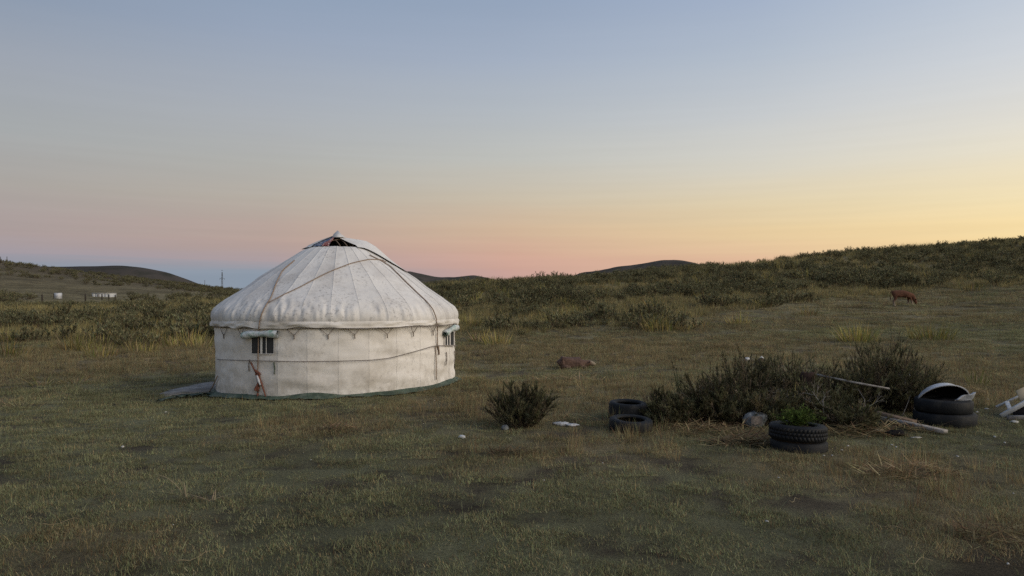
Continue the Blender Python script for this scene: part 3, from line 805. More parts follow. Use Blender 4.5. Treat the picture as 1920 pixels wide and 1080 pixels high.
# windows: gauze pane, a strap over it and a rolled-up cover above
def patch(px0, py0, px1, py1, off, n=8):
    V = []
    for i in range(n+1):
        for j in range(n+1):
            V.append(S(px0+(px1-px0)*i/n, py0+(py1-py0)*j/n, off))
    return np.array(V), gridtris(n+1, n+1)
for (x0, y0, x1, y1w, straps, roll) in [(472, 632, 513, 663, [(488, 492, .032), (498.5, 499.8, .03)], [(455, 629), (470, 627), (485, 626), (503, 626), (520, 627)]),
                                       (835, 622, 851, 647, [(838.5, 839.8, .03), (843.2, 844.8, .03)], [(835, 626), (840, 622), (848, 616), (856, 614)])]:
    V, T = patch(x0, y0, x1, y1w, .022)
    wn = obj('window', mesh_tri('window', yl(V), T, None, True), M_gauze, yurt)
    for (sa, sb, of) in straps:
        V, T = patch(sa, y0-2, sb, y1w+1, of)
        obj('window_strap', mesh_tri('window_strap', yl(V), T, None, True), M_canvas, wn)
    for (ea, eb, ec, ed) in ((x0-1, y1w, x1+1, y1w+1.4), (x0-1.3, y0, x0, y1w), (x1, y0, x1+1.3, y1w)):
        V, T = patch(ea, eb, ec, ed, .028, 5)
        obj('window_edge', mesh_tri('window_edge', yl(V), T, None, True), M_canvas, wn)
    q = spath(roll, .075, 6)
    nn = len(q); rad = .068 + .012*np.sin(np.linspace(0, 9, nn)); rad[0] *= .8
    V, T = tube(q, rad, 14, False)
    V = V + (vnoise(V[:, 0]*22, V[:, 2]*22 + V[:, 1]*9, 5)[:, None]-.5)*.016
    V2, T2 = tube(q, rad*.62, 14, False)
    V, T, _ = join([(V, T), (V2, T2[:, ::-1])])
    obj('rolled_cover', mesh_tri('rolled_cover', yl(V), T, None, True), M_foil, wn)

# crown: wooden wheel, its bent ribs, the patterned lining, and the cover thrown over it
V, T = lathe([(.63, 2.86), (.665, 2.86), (.665, 2.925), (.63, 2.925), (.63, 2.86)], 48)
V[:, 0] += YX; V[:, 1] += YY
crown = obj('crown_ring', mesh_tri('crown_ring', yl(V), T, None, True), M_brownwood, yurt)
for q in range(3):
    for sgn in (0, PI/2):
        a = sgn + TF + .35; o_ff = (q-1)*.16
        ts = np.linspace(-1, 1, 13); pth = []
        for s in ts:
            l_ = s*math.sqrt(.64**2-o_ff**2)
            pth.append((YX + l_*math.cos(a) - o_ff*math.sin(a), YY + l_*math.sin(a) + o_ff*math.cos(a), 2.88 + .26*(1-s*s)))
        V, T = tube(pth, .013, 5)
        obj('crown_rib', mesh_tri('crown_rib', yl(V), T, None, True), M_brownwood, crown)
# lining inside the roof, the room's darkness put into its near-black colour
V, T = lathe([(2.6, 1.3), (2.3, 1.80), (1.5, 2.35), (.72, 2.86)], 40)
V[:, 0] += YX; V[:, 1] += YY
obj('dark_lining', mesh_tri('dark_lining', yl(V), T[:, ::-1], None, True), M_dark, yurt)
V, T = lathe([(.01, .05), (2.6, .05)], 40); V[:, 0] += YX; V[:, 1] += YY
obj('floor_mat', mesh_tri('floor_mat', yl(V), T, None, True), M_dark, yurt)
# camera-right vector and towards-camera vector at the yurt
tox = np.array([math.cos(TF), math.sin(TF)]); rgt = np.array([-tox[1], tox[0]])
def yloc(a, b_, z):   # a to the camera's right, b towards the camera
    return np.array([YX + a*rgt[0] + b_*tox[0], YY + a*rgt[1] + b_*tox[1], z])
apex = (-.09, .12, 3.235)
# bearings measured from towards-camera, positive to the right
def ringp(be, r, z): return yloc(r*math.sin(be), r*math.cos(be), z)
nb = 60; nr = 16; be = np.linspace(R(34), R(300), nb); V = []
for i, bb in enumerate(be):
    toright = math.exp(-((math.degrees(bb)-84)/26)**2)
    ext = .80 + .85*toright + .05*math.sin(7*bb)
    
    for j in range(nr):
        s = j/(nr-1); r_ = ext*s
        if r_ < .70:
            z = apex[2] + (2.99-apex[2])*(r_/.70)**1.05
        else:
            z = float(np.interp(r_, PROF[::-1, 0], PROF[::-1, 1])) + .035
        sh = max(0, 1-r_/.7); z += .10*toright*math.exp(-((r_-.72)/.38)**2)
        p = ringp(bb, r_, z + .012*math.sin(5*bb+3*s) + .02*math.sin(9*bb)*s*(1-s)*4*.5)
        ap = yloc(apex[0], apex[1], 0)
        p[0] += (ap[0]-YX)*sh; p[1] += (ap[1]-YY)*sh
        V.append(p)
cover = obj('crown_cover', mesh_tri('crown_cover', yl(np.array(V)), gridtris(nb, nr), None, True), M_roofcanvas, yurt)
# its turned-up corner
tp = [(-.16, .16, 3.19), (-.12, .18, 3.27), (-.03, .10, 3.36), (.06, .12, 3.26), (.14, .20, 3.20), (.02, .26, 3.19), (0, .05, 3.24), (.10, .02, 3.25)]
V = np.array([yloc(*p) for p in tp]); T = np.array([(0,1,5),(1,2,5),(2,3,5),(3,4,5),(1,6,2),(2,6,3),(6,7,3),(0,6,1),(3,7,4)])
obj('folded_corner', mesh_tri('folded_corner', yl(V), T, None, True), M_roofcanvas, cover)
# patterned cloth on the left of the opening
M_pattern = mat('patterned_cloth', (.05, .09, .17), .9, .1, .3, 20, 0, 1, second=(.33, .32, .32), sscale=14, sfac=.55)
M_pattern2 = mat('red_patterned_cloth', (.22, .06, .055), .9, .1, .3, 20, 0, 1, second=(.42, .36, .34), sscale=16, sfac=.5)
for (b0, b1, m, nm) in ((-72, -34, M_pattern, 'lining_cloth'), (-34, -18, M_pattern2, 'lining_cloth')):
    V = []
    for i in range(12):
        bb = R(b0 + (b1-b0)*i/11)
        for j in range(9):
            s = j/8; r_ = .70*(1-s)
            p = ringp(bb, r_, 2.955 + (apex[2]-2.975)*s**.85 + .01*math.sin(i*1.7+j))
            ap = yloc(apex[0], apex[1], 0); p[0] += (ap[0]-YX)*s; p[1] += (ap[1]-YY)*s; V.append(p)
    obj(nm, mesh_tri(nm, yl(np.array(V)), gridtris(12, 9), None, True), m, yurt)

# guy rope and slab at the door side, groundsheet strip in the grass
p0 = S(408, 705, .02); p1 = P(392, 735)
V, T = tube([p0, (p0*.6+np.array(p1)*.4)+np.array([-.03, -.02, -.10]), np.array(p1)+np.array([0, 0, .0])], .014, 6)
obj('guy_rope', mesh_tri('guy_rope', yl(V), T, None, True), M_rope, yurt)
out = [(299,740),(318,733),(345,727),(372,721),(396,717),(418,717),(418,734),(396,735),(372,738),(345,742),(318,744)]
pp = [P(a, b_) for a, b_ in out]; n = len(pp)
cx = sum(p.x for p in pp)/n; cy = sum(p.y for p in pp)/n
V = [(p.x, p.y, p.z+.022) for p in pp] + [(p.x, p.y, p.z-.06) for p in pp] + [(cx, cy, Hs(cx, cy)+.03)]
T = [(q, (q+1) % n, 2*n) for q in range(n)] + [(q, n+q, n+(q+1) % n) for q in range(n)] + [(q, n+(q+1) % n, (q+1) % n) for q in range(n)]
tag(obj('stone_slab', mesh_tri('stone_slab', np.array(V), np.array(T)), M_concrete), 'flat worn grey slab on the ground at the left side of the yurt', 'slab')
q = [P(*a) for a in [(300,756),(318,751),(336,746),(352,747),(362,744),(378,745),(396,741),(412,741)]]
V = []
for i, p in enumerate(q):
    wv = .09 + .06*math.sin(i*1.9)**2
    for j, f in enumerate((-1, -.4, .3, 1)):
        V.append((p.x + .05*f, p.y + wv*f*1.6, Hs(p.x, p.y + wv*f*1.6) + .03 + .05*abs(math.sin(i*2.3+j*1.4))))
tag(obj('tarp_strip', mesh_tri('tarp_strip', np.array(V), gridtris(len(q), 4), None, True), M_tarp), 'crumpled green tarp strip trailing in the grass beside the grey slab', 'tarp')

# ------------------------------------------------------------------ tyres
def tyre(name, loc, Ro, wd, label, group=None, tilt=(0, 0), knob=False, rz=0):
    e = empty(name, loc); e.rotation_euler = (tilt[0], tilt[1], rz)
    tag(e, label, 'tyre', group)
    ri = Ro*.60; h = wd/2
    # sidewalls and inner casing
    pr = [(ri, -h*.72), (ri+.012, -h*.95), (ri+(Ro-ri)*.45, -h*1.04), (ri+(Ro-ri)*.8, -h*.95), (Ro*.975, -h*.74), (Ro*.978, h*.74), (ri+(Ro-ri)*.8, h*.95), (ri+(Ro-ri)*.45, h*1.04), (ri+.012, h*.95), (ri, h*.72),
          (ri+.02, h*.66), (Ro*.86, h*.74), (Ro*.90, 0), (Ro*.86, -h*.74), (ri+.02, -h*.66), (ri, -h*.72)]
    V, T = lathe(pr, 56); V[:, 2] += h
    obj('casing', mesh_tri('casing', V, T, None, True), M_rubber, e)
    nblk = 44 if knob else 60; dp = .0065 if knob else .0012; parts = []
    for row in ((-.62, -.22), (-.17, .17), (.22, .62)):
        for k in range(nblk):
            a = 2*PI*(k + (.5 if row[0] == -.17 else 0))/nblk; da = PI/nblk*.74; sk = .4*da*(1 if row[0] < -.3 else -1)
            V = []
            for rr_ in (Ro*.965, Ro*.97+dp):
                for (aa, zz) in ((a-da+sk, row[0]), (a+da+sk, row[0]), (a+da-sk, row[1]), (a-da-sk, row[1])):
                    V.append((rr_*math.cos(aa), rr_*math.sin(aa), h + zz*h*1.16))
            T = [(4,5,6),(4,6,7),(0,1,5),(0,5,4),(1,2,6),(1,6,5),(2,3,7),(2,7,6),(3,0,4),(3,4,7)]
            parts.append((np.array(V), np.array(T)))
    V, T, _ = join(parts)
    obj('tread', mesh_tri('tread', V, T), M_rubber, e)
    return e
p = P(1182, 805); tyre('tyre', (p.x, p.y, p.z-.05), .295, .20, 'front one of the two old tyres lying near the lone dark bush', None, (R(4), R(2)))
p = P(1177, 786); tyre('tyre', (p.x, p.y, p.z-.02), .285, .27, 'rear one of the two old tyres near the lone dark bush', None, (R(3), R(2)))
p = P(1497, 841); pl_ = p
tyre('tyre', (p.x, p.y, p.z-.07), .325, .18, 'sunken lower tyre under the green potted plant', None, (0, R(1)))
tyre('tyre', (p.x-.01, p.y, p.z+.112), .325, .175, 'knobbly upper tyre that the bright green plant grows in', None, (R(-1), R(2)), True)
p = P(1771, 794); pb = p
tyre('tyre', (p.x, p.y, p.z-.03), .40, .20, 'lower tyre of the stack with the upturned steel basin', None, (0, 0))
tyre('tyre', (p.x-.02, p.y, p.z+.172), .37, .18, 'upper tyre of the stack holding the steel basin and white bag', None, (R(1), R(1)))
# soil and plant in the planter
V, T = lathe([(.005, .03), (.1, .035), (.2, .015), (.285, -.01), (.285, -.12), (.005, -.12)], 30)
tag(obj('soil_fill', mesh_tri('soil_fill', V + np.array([pl_.x-.01, pl_.y, pl_.z+.23]), T, None, True), M_soil), 'dark soil filling the knobbly tyre under the green plant', 'soil')
gp = empty('green_plant', (pl_.x-.02, pl_.y, pl_.z+.255)); tag(gp, 'bushy bright green plant growing out of the knobbly tyre', 'plant')
parts = []; lb, lh, ll, lc = [], [], [], []
for s in range(46):
    th = random.uniform(0, 2*PI); q = math.sqrt(random.random()); en = np.array([.30*q*math.cos(th)*1.05, .22*q*math.sin(th), .22*math.sqrt(max(.1, 1-.75*q*q))*random.uniform(.75, 1.1)])
    ts = np.linspace(0, 1, 4)[:, None]; pth = ts*en*np.array([1, 1, 0]) + np.array([0, 0, 1])*(ts**.7)*en[2]
    parts.append(tube(pth, .003, 3, False))
    for _ in range(34):
        f = random.uniform(.3, 1); lb.append(pth[0] + (en)*f + np.random.normal(0, .018, 3)); lh.append(random.uniform(0, 2*PI)); ll.append(random.uniform(.3, 1.4))
V, T, _ = join(parts); obj('stem', mesh_tri('stem', V, T, np.tile((.06, .08, .03), (len(V), 1))), M_leaf, gp)
n = len(lb); obj('foliage', mesh_tri('foliage', *blades(np.array(lb), lh, rng.uniform(.025, .05, n), rng.uniform(.012, .02, n), np.array(ll)+.3, rng.uniform(0, .5, n), 2, pick(n, [np.array([.12, .17, .045]), np.array([.08, .12, .03]), np.array([.16, .21, .06])], [3, 2, 1]), .25)), M_leaf, gp)
# basin: half bowl standing on edge in the upper tyre, its hollow towards the camera
Rb = .35
bo = empty('steel_basin')
V, T = lathe([(.01, .22), (.10, .215), (.19, .18), (.275, .115), (.325, .03), (Rb, 0), (Rb+.010, -.004), (Rb+.010, -.012), (Rb-.006, -.01)], 48)
obj('shell', mesh_tri('shell', V, T, None, True), M_steel, bo)
V, T = lathe([(Rb-.006, -.01), (.315, .03), (.26, .105), (.18, .165), (.10, .20), (.01, .205)], 48)
obj('inside', mesh_tri('inside', V, T, None, True), M_dark, bo)['label'] = 'black hollow of the basin'  # inner face coloured near black, apart from the pale shell
bo.location = (pb.x-.01, pb.y+.05, pb.z+.285); bo.rotation_euler = (R(-50), 0, R(-4))
tag(bo, 'pale steel basin propped open-side forward in the tyre stack', 'basin')
V = []
for i in range(13):
    for j in range(9):
        a, b_ = i/12, j/8
        V.append((.30*(a-.5) + .05*b_, -.06*b_ + .02*math.sin(5*a), .0 + b_*(.05+.09*a**.8) + .012*math.sin(9*a+4*b_)))
V = np.array(V); Vb = V + np.array([0, .07, -.01]); T = gridtris(13, 9)
ed = [i*9+8 for i in range(13)]; ed2 = [i*9 for i in range(13)]
m_ = len(V); Ts = [T, T[:, ::-1]+m_]
for ee in (ed, ed2):
    Ts.append(np.array([(a, b_, b_+m_) for a, b_ in zip(ee[:-1], ee[1:])] + [(a, b_+m_, a+m_) for a, b_ in zip(ee[:-1], ee[1:])]))
bag = obj('plastic_bag', mesh_tri('plastic_bag', np.concatenate([V, Vb]), np.concatenate(Ts), None, True), M_plastic)
bag.scale = (.85, .85, .8); bag.location = (pb.x+.12, pb.y-.20, pb.z+.335); bag.rotation_euler = (R(0), R(-6), R(4))
tag(bag, 'white plastic bag stuffed into the tyre below the steel basin', 'bag')
V, T = lathe([(.005, .0), (.18, .01), (.27, -.02), (.27, -.1)], 30)
tag(obj('dark_sack', mesh_tri('dark_sack', V*np.array([1, 1, 1.2]) + (vnoise(V[:, 0]*14, V[:, 1]*14, 2)[:, None]-.5)*.05 + np.array([pb.x-.02, pb.y, pb.z+.33]), T, None, True), M_dark), 'dark sacking filling the tyre stack beneath the basin', 'sack')

for q, (px, py, h_, lb_) in enumerate([(1150,800,.30,'thin dry grass tuft at the left side of the front tyre'),(1172,822,.24,'thin dry grass tuft before the left half of the front tyre'),(1200,820,.26,'thin dry grass tuft before the right half of the front tyre'),(1470,862,.16,'short grass tuft at the left foot of the planted tyres'),(1515,864,.18,'short grass tuft at the right foot of the planted tyres'),(1745,812,.14,'short grass tuft at the left foot of the basin tyres'),(1800,812,.13,'short grass tuft at the right foot of the basin tyres')]):
    me_ = tuft(46, h_, .13, [STRAW, STRAW*.75, GREEN*1.2, BROWN], [3, 3, 2, 1], .005); me_.materials.append(M_leaf)
    tag(obj('grass_tuft', me_, None, None, P(px, py)), lb_, 'grass tuft')
# ------------------------------------------------------------------ big bushes by the tyres
def near_sage(px, py, Rr, Hh, label, nst=46, sx=1.25):
    p = P(px, py); e = empty('sage_bush', (p.x, p.y, p.z-.02)); e.scale = (sx, 1.0, 1.0)
    tag(e, label, 'bush')
    Rr *= 1.28; Hh *= 1.1; nst = int(nst*1.8); stems, lb, lh, ll, lc = [], [], [], [], []
    for q in range(nst):
        th = random.uniform(0, 2*PI); f = random.random()**.6
        h_ = Hh*random.uniform(.45, 1.12)*math.sqrt(max(.15, 1-.72*f*f))
        end = np.array([f*Rr*math.cos(th), f*Rr*math.sin(th), h_]); st = np.array([end[0]*.12, end[1]*.12, -.03]) + np.random.normal(0, .02, 3)*np.array([1, 1, 0])
        mid = st*.5 + end*.5 + np.array([end[0]*.12, end[1]*.12, -.08*h_]) + np.random.normal(0, .03, 3)
        ts = np.linspace(0, 1, 6)[:, None]; pth = (1-ts)**2*st + 2*ts*(1-ts)*mid + ts**2*end
        stems.append(tube(pth, np.linspace(.008, .003, 6), 4, False))
        dead = random.random() < .27; tone = random.uniform(.6, 1.3)
        base = np.array([.17, .135, .09]) if dead else pick(1, SAGE, [3, 3, 1, 1])[0]
        for b in range(random.randint(5, 8)):
            k = random.uniform(.42, 1.0)*5; i0 = min(4, int(k)); a = pth[i0] + (pth[i0+1]-pth[i0])*(k-i0)
            d_ = (end-st)/np.linalg.norm(end-st) + np.random.normal(0, .45, 3); d_[2] = abs(d_[2]) + .25; d_ /= np.linalg.norm(d_)
            bl = Hh*random.uniform(.12, .30); tip = a + d_*bl
            stems.append(tube(np.array([a, (a+tip)/2 + np.random.normal(0, .008, 3), tip]), [.003, .0024, .0014], 3, False))
            hd = math.atan2(d_[1], d_[0]); inc = math.acos(min(1, d_[2]))
            for l_ in range(8 if dead else 44):
                g_ = random.uniform(.1, 1.05); lb.append(a + d_*bl*g_); lh.append(hd + random.gauss(0, 1.0)); ll.append(max(0, inc + random.gauss(0, .45))); lc.append(base*tone)
    V, T, _ = join(stems)
    obj('stem', mesh_tri('stem', V, T, np.tile((.105, .085, .066), (len(V), 1))), M_shrub, e)
    n = len(lb); obj('foliage', mesh_tri('foliage', *blades(np.array(lb), np.array(lh), rng.uniform(.03, .065, n), rng.uniform(.005, .0095, n), np.array(ll), rng.uniform(-.3, .4, n), 2, np.array(lc), .25)), M_shrub, e)
    return e
near_sage(978, 800, .36, .52, 'lone dark sage bush between the yurt and the two tyres', 54, 1.05)
near_sage(1238, 790, .24, .38, 'small dark sage bush just right of the two tyres', 28, 1.0)
near_sage(1330, 790, .40, .55, 'sage bush at the left end of the big thicket, behind the white bottle', 46, 1.1)
near_sage(1395, 772, .50, .72, 'tall sage bush in the thicket behind the crumpled sack', 60, 1.1)
near_sage(1480, 768, .48, .70, 'sage bush in the thicket behind the potted green plant', 60, 1.15)
near_sage(1575, 772, .46, .60, 'sage bush in the thicket below the white pole', 50, 1.2)
near_sage(1655, 768, .52, .96, 'tallest sage bush of the thicket, above the grey planks', 64, 1.0)
near_sage(1705, 772, .34, .78, 'dark sage bush beside the tyre stack with the basin', 44, 1.0)
near_sage(1268, 795, .26, .34, 'low sage bush between the two tyres and the thicket, beside the thistle', 34, 1.2)
near_sage(1530, 792, .34, .44, 'low sage bush at the middle of the thicket, around the rock', 40, 1.3)
near_sage(1370, 795, .30, .40, 'low sage bush at the front of the thicket between bottle and sack', 36, 1.3)
near_sage(1600, 805, .28, .34, 'low sage bush above the straw heap beside the planks', 30, 1.3)
near_sage(1440, 795, .30, .42, 'low sage bush at the front of the thicket beside the crumpled sack', 30, 1.2)

# ------------------------------------------------------------------ sword-leaved clumps
GRN2 = np.array([.19, .195, .06])
def clump(name, px, py, n, h, sp, label, pal, wts, width=.022, flat=0., droop=.28, group=None, cat='plant', z=0):
    p = P(px, py)
    o = obj(name, mesh_tri(name, *iris(n, h, sp, pal, wts, width, flat, droop)), M_leaf, None, (p.x, p.y, p.z+z))
    return tag(o, label, cat, group)
YG = [GRN2, GOLD, STRAW*1.1, GRN2*.65, BROWN]
clump('iris_clump', 1606, 640, 210, .72, .62, 'large yellow-green sword-leaved clump below the grazing calf, left of its twin', YG, [5, 4, 1, 2, .5], .026)
clump('iris_clump', 1746, 636, 190, .66, .70, 'wide yellow-green sword-leaved clump below the grazing calf, right of its twin', YG, [4, 3, 2, 2, 1], .024)
clump('iris_clump', 930, 646, 150, .70, .55, 'golden green clump at the foot of the slope, just right of the yurt', YG, [3, 4, 2, 1, 2], .026)
clump('iris_clump', 897, 640, 90, .66, .45, 'brown drooping clump touching the golden one right of the yurt', YG, [1, 2, 3, 1, 4], .026, .2, .5)
clump('iris_clump', 1240, 620, 150, .72, .80, 'bright golden clump at the foot of the right slope', YG, [2, 6, 2, 1, 1], .028)
clump('iris_clump', 1385, 608, 90, .65, .50, 'golden clump next right of the bright golden one on the slope foot', YG, [2, 5, 2, 1, 1], .028)
clump('iris_clump', 1516, 592, 80, .62, .50, 'straw-coloured clump on the slope left of the calf', YG, [1, 3, 4, 1, 2], .028)
clump('iris_clump', 1312, 614, 60, .5, .4, 'small golden clump between two larger ones on the slope foot', YG, [2, 3, 3, 1, 2], .028)
clump('iris_clump', 1745, 592, 80, .4, .6, 'flattened pale straw clump just below the grazing calf', YG, [.5, 2, 6, 1, 1], .03, .7, .5)
clump('iris_clump', 1495, 775, 34, .62, .16, 'tall sparse sword leaves rising out of the thicket behind the potted plant', YG, [5, 2, 2, 1, 2], .020, .05, .1)
clump('iris_clump', 1605, 800, 26, .45, .14, 'arching yellowish leaves at the front of the thicket above the straw', YG, [3, 3, 2, 1, 1], .016, .1, .5)
clump('iris_clump', 1830, 722, 40, .42, .22, 'thin dark green leaf tuft in the dry grass behind the steel basin', YG, [1, .5, 2, 4, 1], .014)
clump('iris_clump', 80, 722, 60, .50, .40, 'flattened green and straw clump at the left edge of the lawn', YG, [3, .5, 4, 4, 1], .022, .7, .4)
clump('iris_clump', 142, 719, 50, .44, .36, 'flattened pale straw clump right of the green one on the left', YG, [.5, 2, 6, 1, 1], .02, .75, .3)
clump('iris_clump', 40, 762, 60, .36, .34, 'trampled dry straw clump at the far left of the lawn', YG, [.3, 1, 6, 1, 2], .012, 1.0, .2)
def leaves(px, py, spec, label, col):
    """a tuft given leaf by leaf: heading, length, width, lean, bend"""
    a = np.array(spec, float); a[:, 1] *= np.where(a[:, 3] > .4, 1.7, .8); a[:, 2] *= 1.5; n = len(a); p = P(px, py)
    base = np.stack([rng.normal(0, .012, n), rng.normal(0, .012, n), np.full(n, .045)], 1)
    tag(obj('leaf_tuft', mesh_tri('leaf_tuft', *blades(base, a[:, 0], a[:, 1], a[:, 2], a[:, 3], a[:, 4], 6, np.array(col), .2, None, np.full(n, .35))), M_leaf, None, p), label, 'tuft')
leaves(348, 940, [(3.0,.26,.016,.45,1.35),(2.6,.20,.010,.25,.5),(3.3,.24,.010,1.25,.3),(3.5,.20,.009,1.35,.15),(2.0,.20,.009,.2,.3),(.5,.20,.008,.5,.5),(.1,.22,.007,1.0,.5),(1.2,.18,.006,.2,.2),(2.4,.17,.014,.35,.1),(-.4,.20,.007,1.2,.3),(.3,.16,.006,.7,.4),(4.2,.15,.006,1.3,.2)], 'broken tuft of long arching leaves alone in the foreground lawn', [.27, .25, .15])
leaves(398, 948, [(.2,.18,.006,1.2,.3),(3.0,.16,.006,1.25,.2),(1.0,.13,.005,.3,.3),(2.2,.12,.005,.4,.3),(-.5,.15,.006,1.1,.4),(3.8,.12,.006,1.2,.3),(.6,.17,.005,.8,.5),(1.6,.14,.004,.15,.2)], 'small withered tuft right of the broken leaf tuft in the foreground', [.30, .24, .15])
for q, (px, py, n, h, sp) in enumerate([(10,668,90,.7,.7),(150,655,110,.72,.7),(190,668,80,.6,.6),(235,640,90,.7,.7),(300,640,110,.75,.8),(345,625,110,.75,.8),(385,620,100,.75,.8),(330,650,80,.6,.6),(270,660,70,.55,.6),(25,640,80,.7,.6),(375,650,80,.6,.6),(100,600,80,.8,.9),(195,598,90,.8,.9)]):
    clump('iris_clump', px, py, n, h, sp, 'golden sword-leaved clump among those in the rough grass left of the yurt', YG, [2.5, 3.5, 4, 1, 1], .026, 0, .3, 'golden clumps left of the yurt')
for q, (px, py, n, h, sp) in enumerate([(880,560,80,.9,1.0),(945,555,90,.95,1.1),(960,562,60,.8,.8),(1060,572,80,.8,.8),(1020,545,60,.8,.9),(905,545,80,.9,1.0),(850,560,80,.9,1.0),(1140,560,60,.8,.8),(880,610,70,.7,.6),(1120,590,50,.6,.5),(1330,560,60,.7,.8),(1430,575,60,.6,.6),(1820,545,60,.7,.8)]):
    clump('iris_clump', px, py, n, h, sp, 'golden green clump among those scattered up the right slope', YG, [4, 4, 2, 2, 1], .034, 0, .25, 'golden clumps up the right slope')

_r = random.Random(11)
for q in range(34):
    px = _r.uniform(840, 1900); top = 530 if px < 1000 else (525 - (px-1000)*.055); bot = 625 if px < 1250 else 540
    py = _r.uniform(top, bot)
    clump('iris_clump', px, py, _r.randint(40, 80), _r.uniform(.6, .95), _r.uniform(.5, 1.1), 'golden green clump among those scattered up the right slope', YG, [3, 5, 2, 1, 1], .036, 0, .25, 'golden clumps up the right slope')
for q in range(16):
    clump('iris_clump', _r.uniform(0, 395), _r.uniform(585, 655), _r.randint(40, 80), _r.uniform(.55, .85), _r.uniform(.5, .9), 'golden sword-leaved clump among those in the rough grass left of the yurt', YG, [2.5, 4, 4, 1, 1], .03, 0, .3, 'golden clumps left of the yurt')

# heaps of dead leaves lying flat
def heap(px, py, n, ln, sp, label, pal, wts, width=.012):
    n = int(n*1.5)
    p = P(px, py); rad = sp*np.sqrt(rng.uniform(0, 1, n)); th = rng.uniform(0, 2*PI, n)
    base = np.stack([rad*np.cos(th)*1.5, rad*np.sin(th)*.8, rng.uniform(.02, .12, n)*(1-rad/sp)+.018], 1)
    o = obj('straw_heap', mesh_tri('straw_heap', *blades(base, rng.uniform(0, 2*PI, n), ln*rng.uniform(.4, 1.2, n), 1.5*width*rng.uniform(.5, 1.3, n), rng.uniform(1.15, 1.62, n), rng.uniform(-.1, .35, n), 4, pick(n, pal, wts), .35)), M_leaf, None, p)
    return tag(o, label, 'straw heap')
DEAD = [BROWN*1.25, STRAW*1.3, BROWN*.6, STRAW*.8]
heap(1395, 832, 190, .32, .34, 'brown heap of dead leaves left of the potted plant', DEAD, [4, 2, 3, 2])
heap(1610, 815, 150, .34, .36, 'tangled straw heap between the potted plant and the planks', DEAD, [3, 4, 2, 2], .014)
heap(1700, 888, 150, .26, .34, 'flat brown straw heap on the lawn in front of the planks', DEAD, [4, 3, 2, 2], .008)
heap(1875, 1010, 120, .22, .24, 'brown straw heap at the bottom right corner of the lawn', DEAD, [4, 3, 2, 2], .006)
heap(950, 853, 70, .26, .22, 'small dead leaf heap on the lawn below the lone bush', DEAD, [4, 2, 3, 2], .008)
heap(632, 808, 70, .28, .24, 'reddish dead leaf heap on the lawn in front of the yurt', DEAD, [5, 1, 3, 1], .009)
heap(1065, 715, 110, .45, .6, 'pale flattened straw heap below the lying sheep', DEAD, [2, 5, 1, 3], .016)
heap(1380, 652, 110, .6, .8, 'pale flattened straw heap behind the thicket', DEAD, [2, 5, 1, 3], .02)
heap(1190, 640, 40, .5, .4, 'small broken straw clump in the field beyond the sheep', DEAD, [2, 5, 1, 3], .02)
heap(920, 664, 70, .6, .6, 'low dark straw heap in the field right of the yurt', DEAD, [4, 2, 3, 2], .018)
heap(1300, 805, 60, .35, .3, 'thin scatter of dead stalks in front of the white bottle', DEAD, [4, 3, 3, 2], .009)
heap(1610, 578, 60, .8, .9, 'dark dead stalk heap on the slope just left of the calf', DEAD, [5, 2, 3, 2], .03)
heap(1480, 822, 110, .42, .40, 'tangled dead stalks behind the knobbly tyre in front of the thicket', DEAD, [3, 4, 3, 2], .010)
heap(1690, 808, 90, .40, .34, 'bent straw stalks lying over the left ends of the planks', DEAD, [2, 5, 2, 2], .012)
heap(1350, 812, 120, .40, .42, 'dry brush litter along the front of the thicket near the white bottle', DEAD, [4, 3, 3, 2], .009)
heap(1820, 742, 110, .40, .55, 'loose straw litter in the grass behind the steel basin', DEAD, [3, 4, 2, 2], .010)
heap(1085, 790, 50, .30, .30, 'thin brown straw litter between the lone bush and the two tyres', DEAD, [4, 3, 2, 2], .007)
# single stalks
for px, py, ln, an, lb_ in [(112,985,.22,.5,'curved pale stalk in the foreground lawn at far left'),(370,1050,.20,.7,'pale stalk near the bottom edge below the broken tuft'),(1680,995,.24,-.3,'pale stalk on the lawn at lower right'),(1722,1058,.22,.15,'forked pale stalk near the bottom edge at right'),
                            (1490,942,.14,.4,'short pale stalk on the lawn below the potted plant'),(1560,935,.22,-.25,'thin bent twig on the lawn below the potted plant'),(1240,846,.36,.12,'long pale stalk lying left of the brown leaf heap'),(1330,838,.4,.05,'long straight stalk lying before the brown leaf heap'),
                            (80,805,.14,.0,'short pale stalk on the lawn at the left'),(150,797,.13,.3,'short forked pale stalk on the left lawn'),(1880,864,.16,-.3,'short pale stalk at the right edge of the lawn'),(1165,808,.3,.6,'dry stalk leaning beside the front tyre')]:
    p = P(px, py); ts = np.linspace(-.5, .5, 7); q = []
    for s in ts:
        xx = p.x + s*ln*math.cos(an); yy = p.y + s*ln*math.sin(an)*2 + .02*math.sin(s*7)
        q.append((xx, yy, Hs(xx, yy) + .025 + .012*math.sin(s*9+px)))
    V, T = tube(q, np.linspace(.0035, .0015, 7), 5)
    tag(obj('dry_stalk', mesh_tri('dry_stalk', V, T, np.tile((.30, .25, .16), (len(V), 1)), True), M_leaf), lb_, 'stalk')

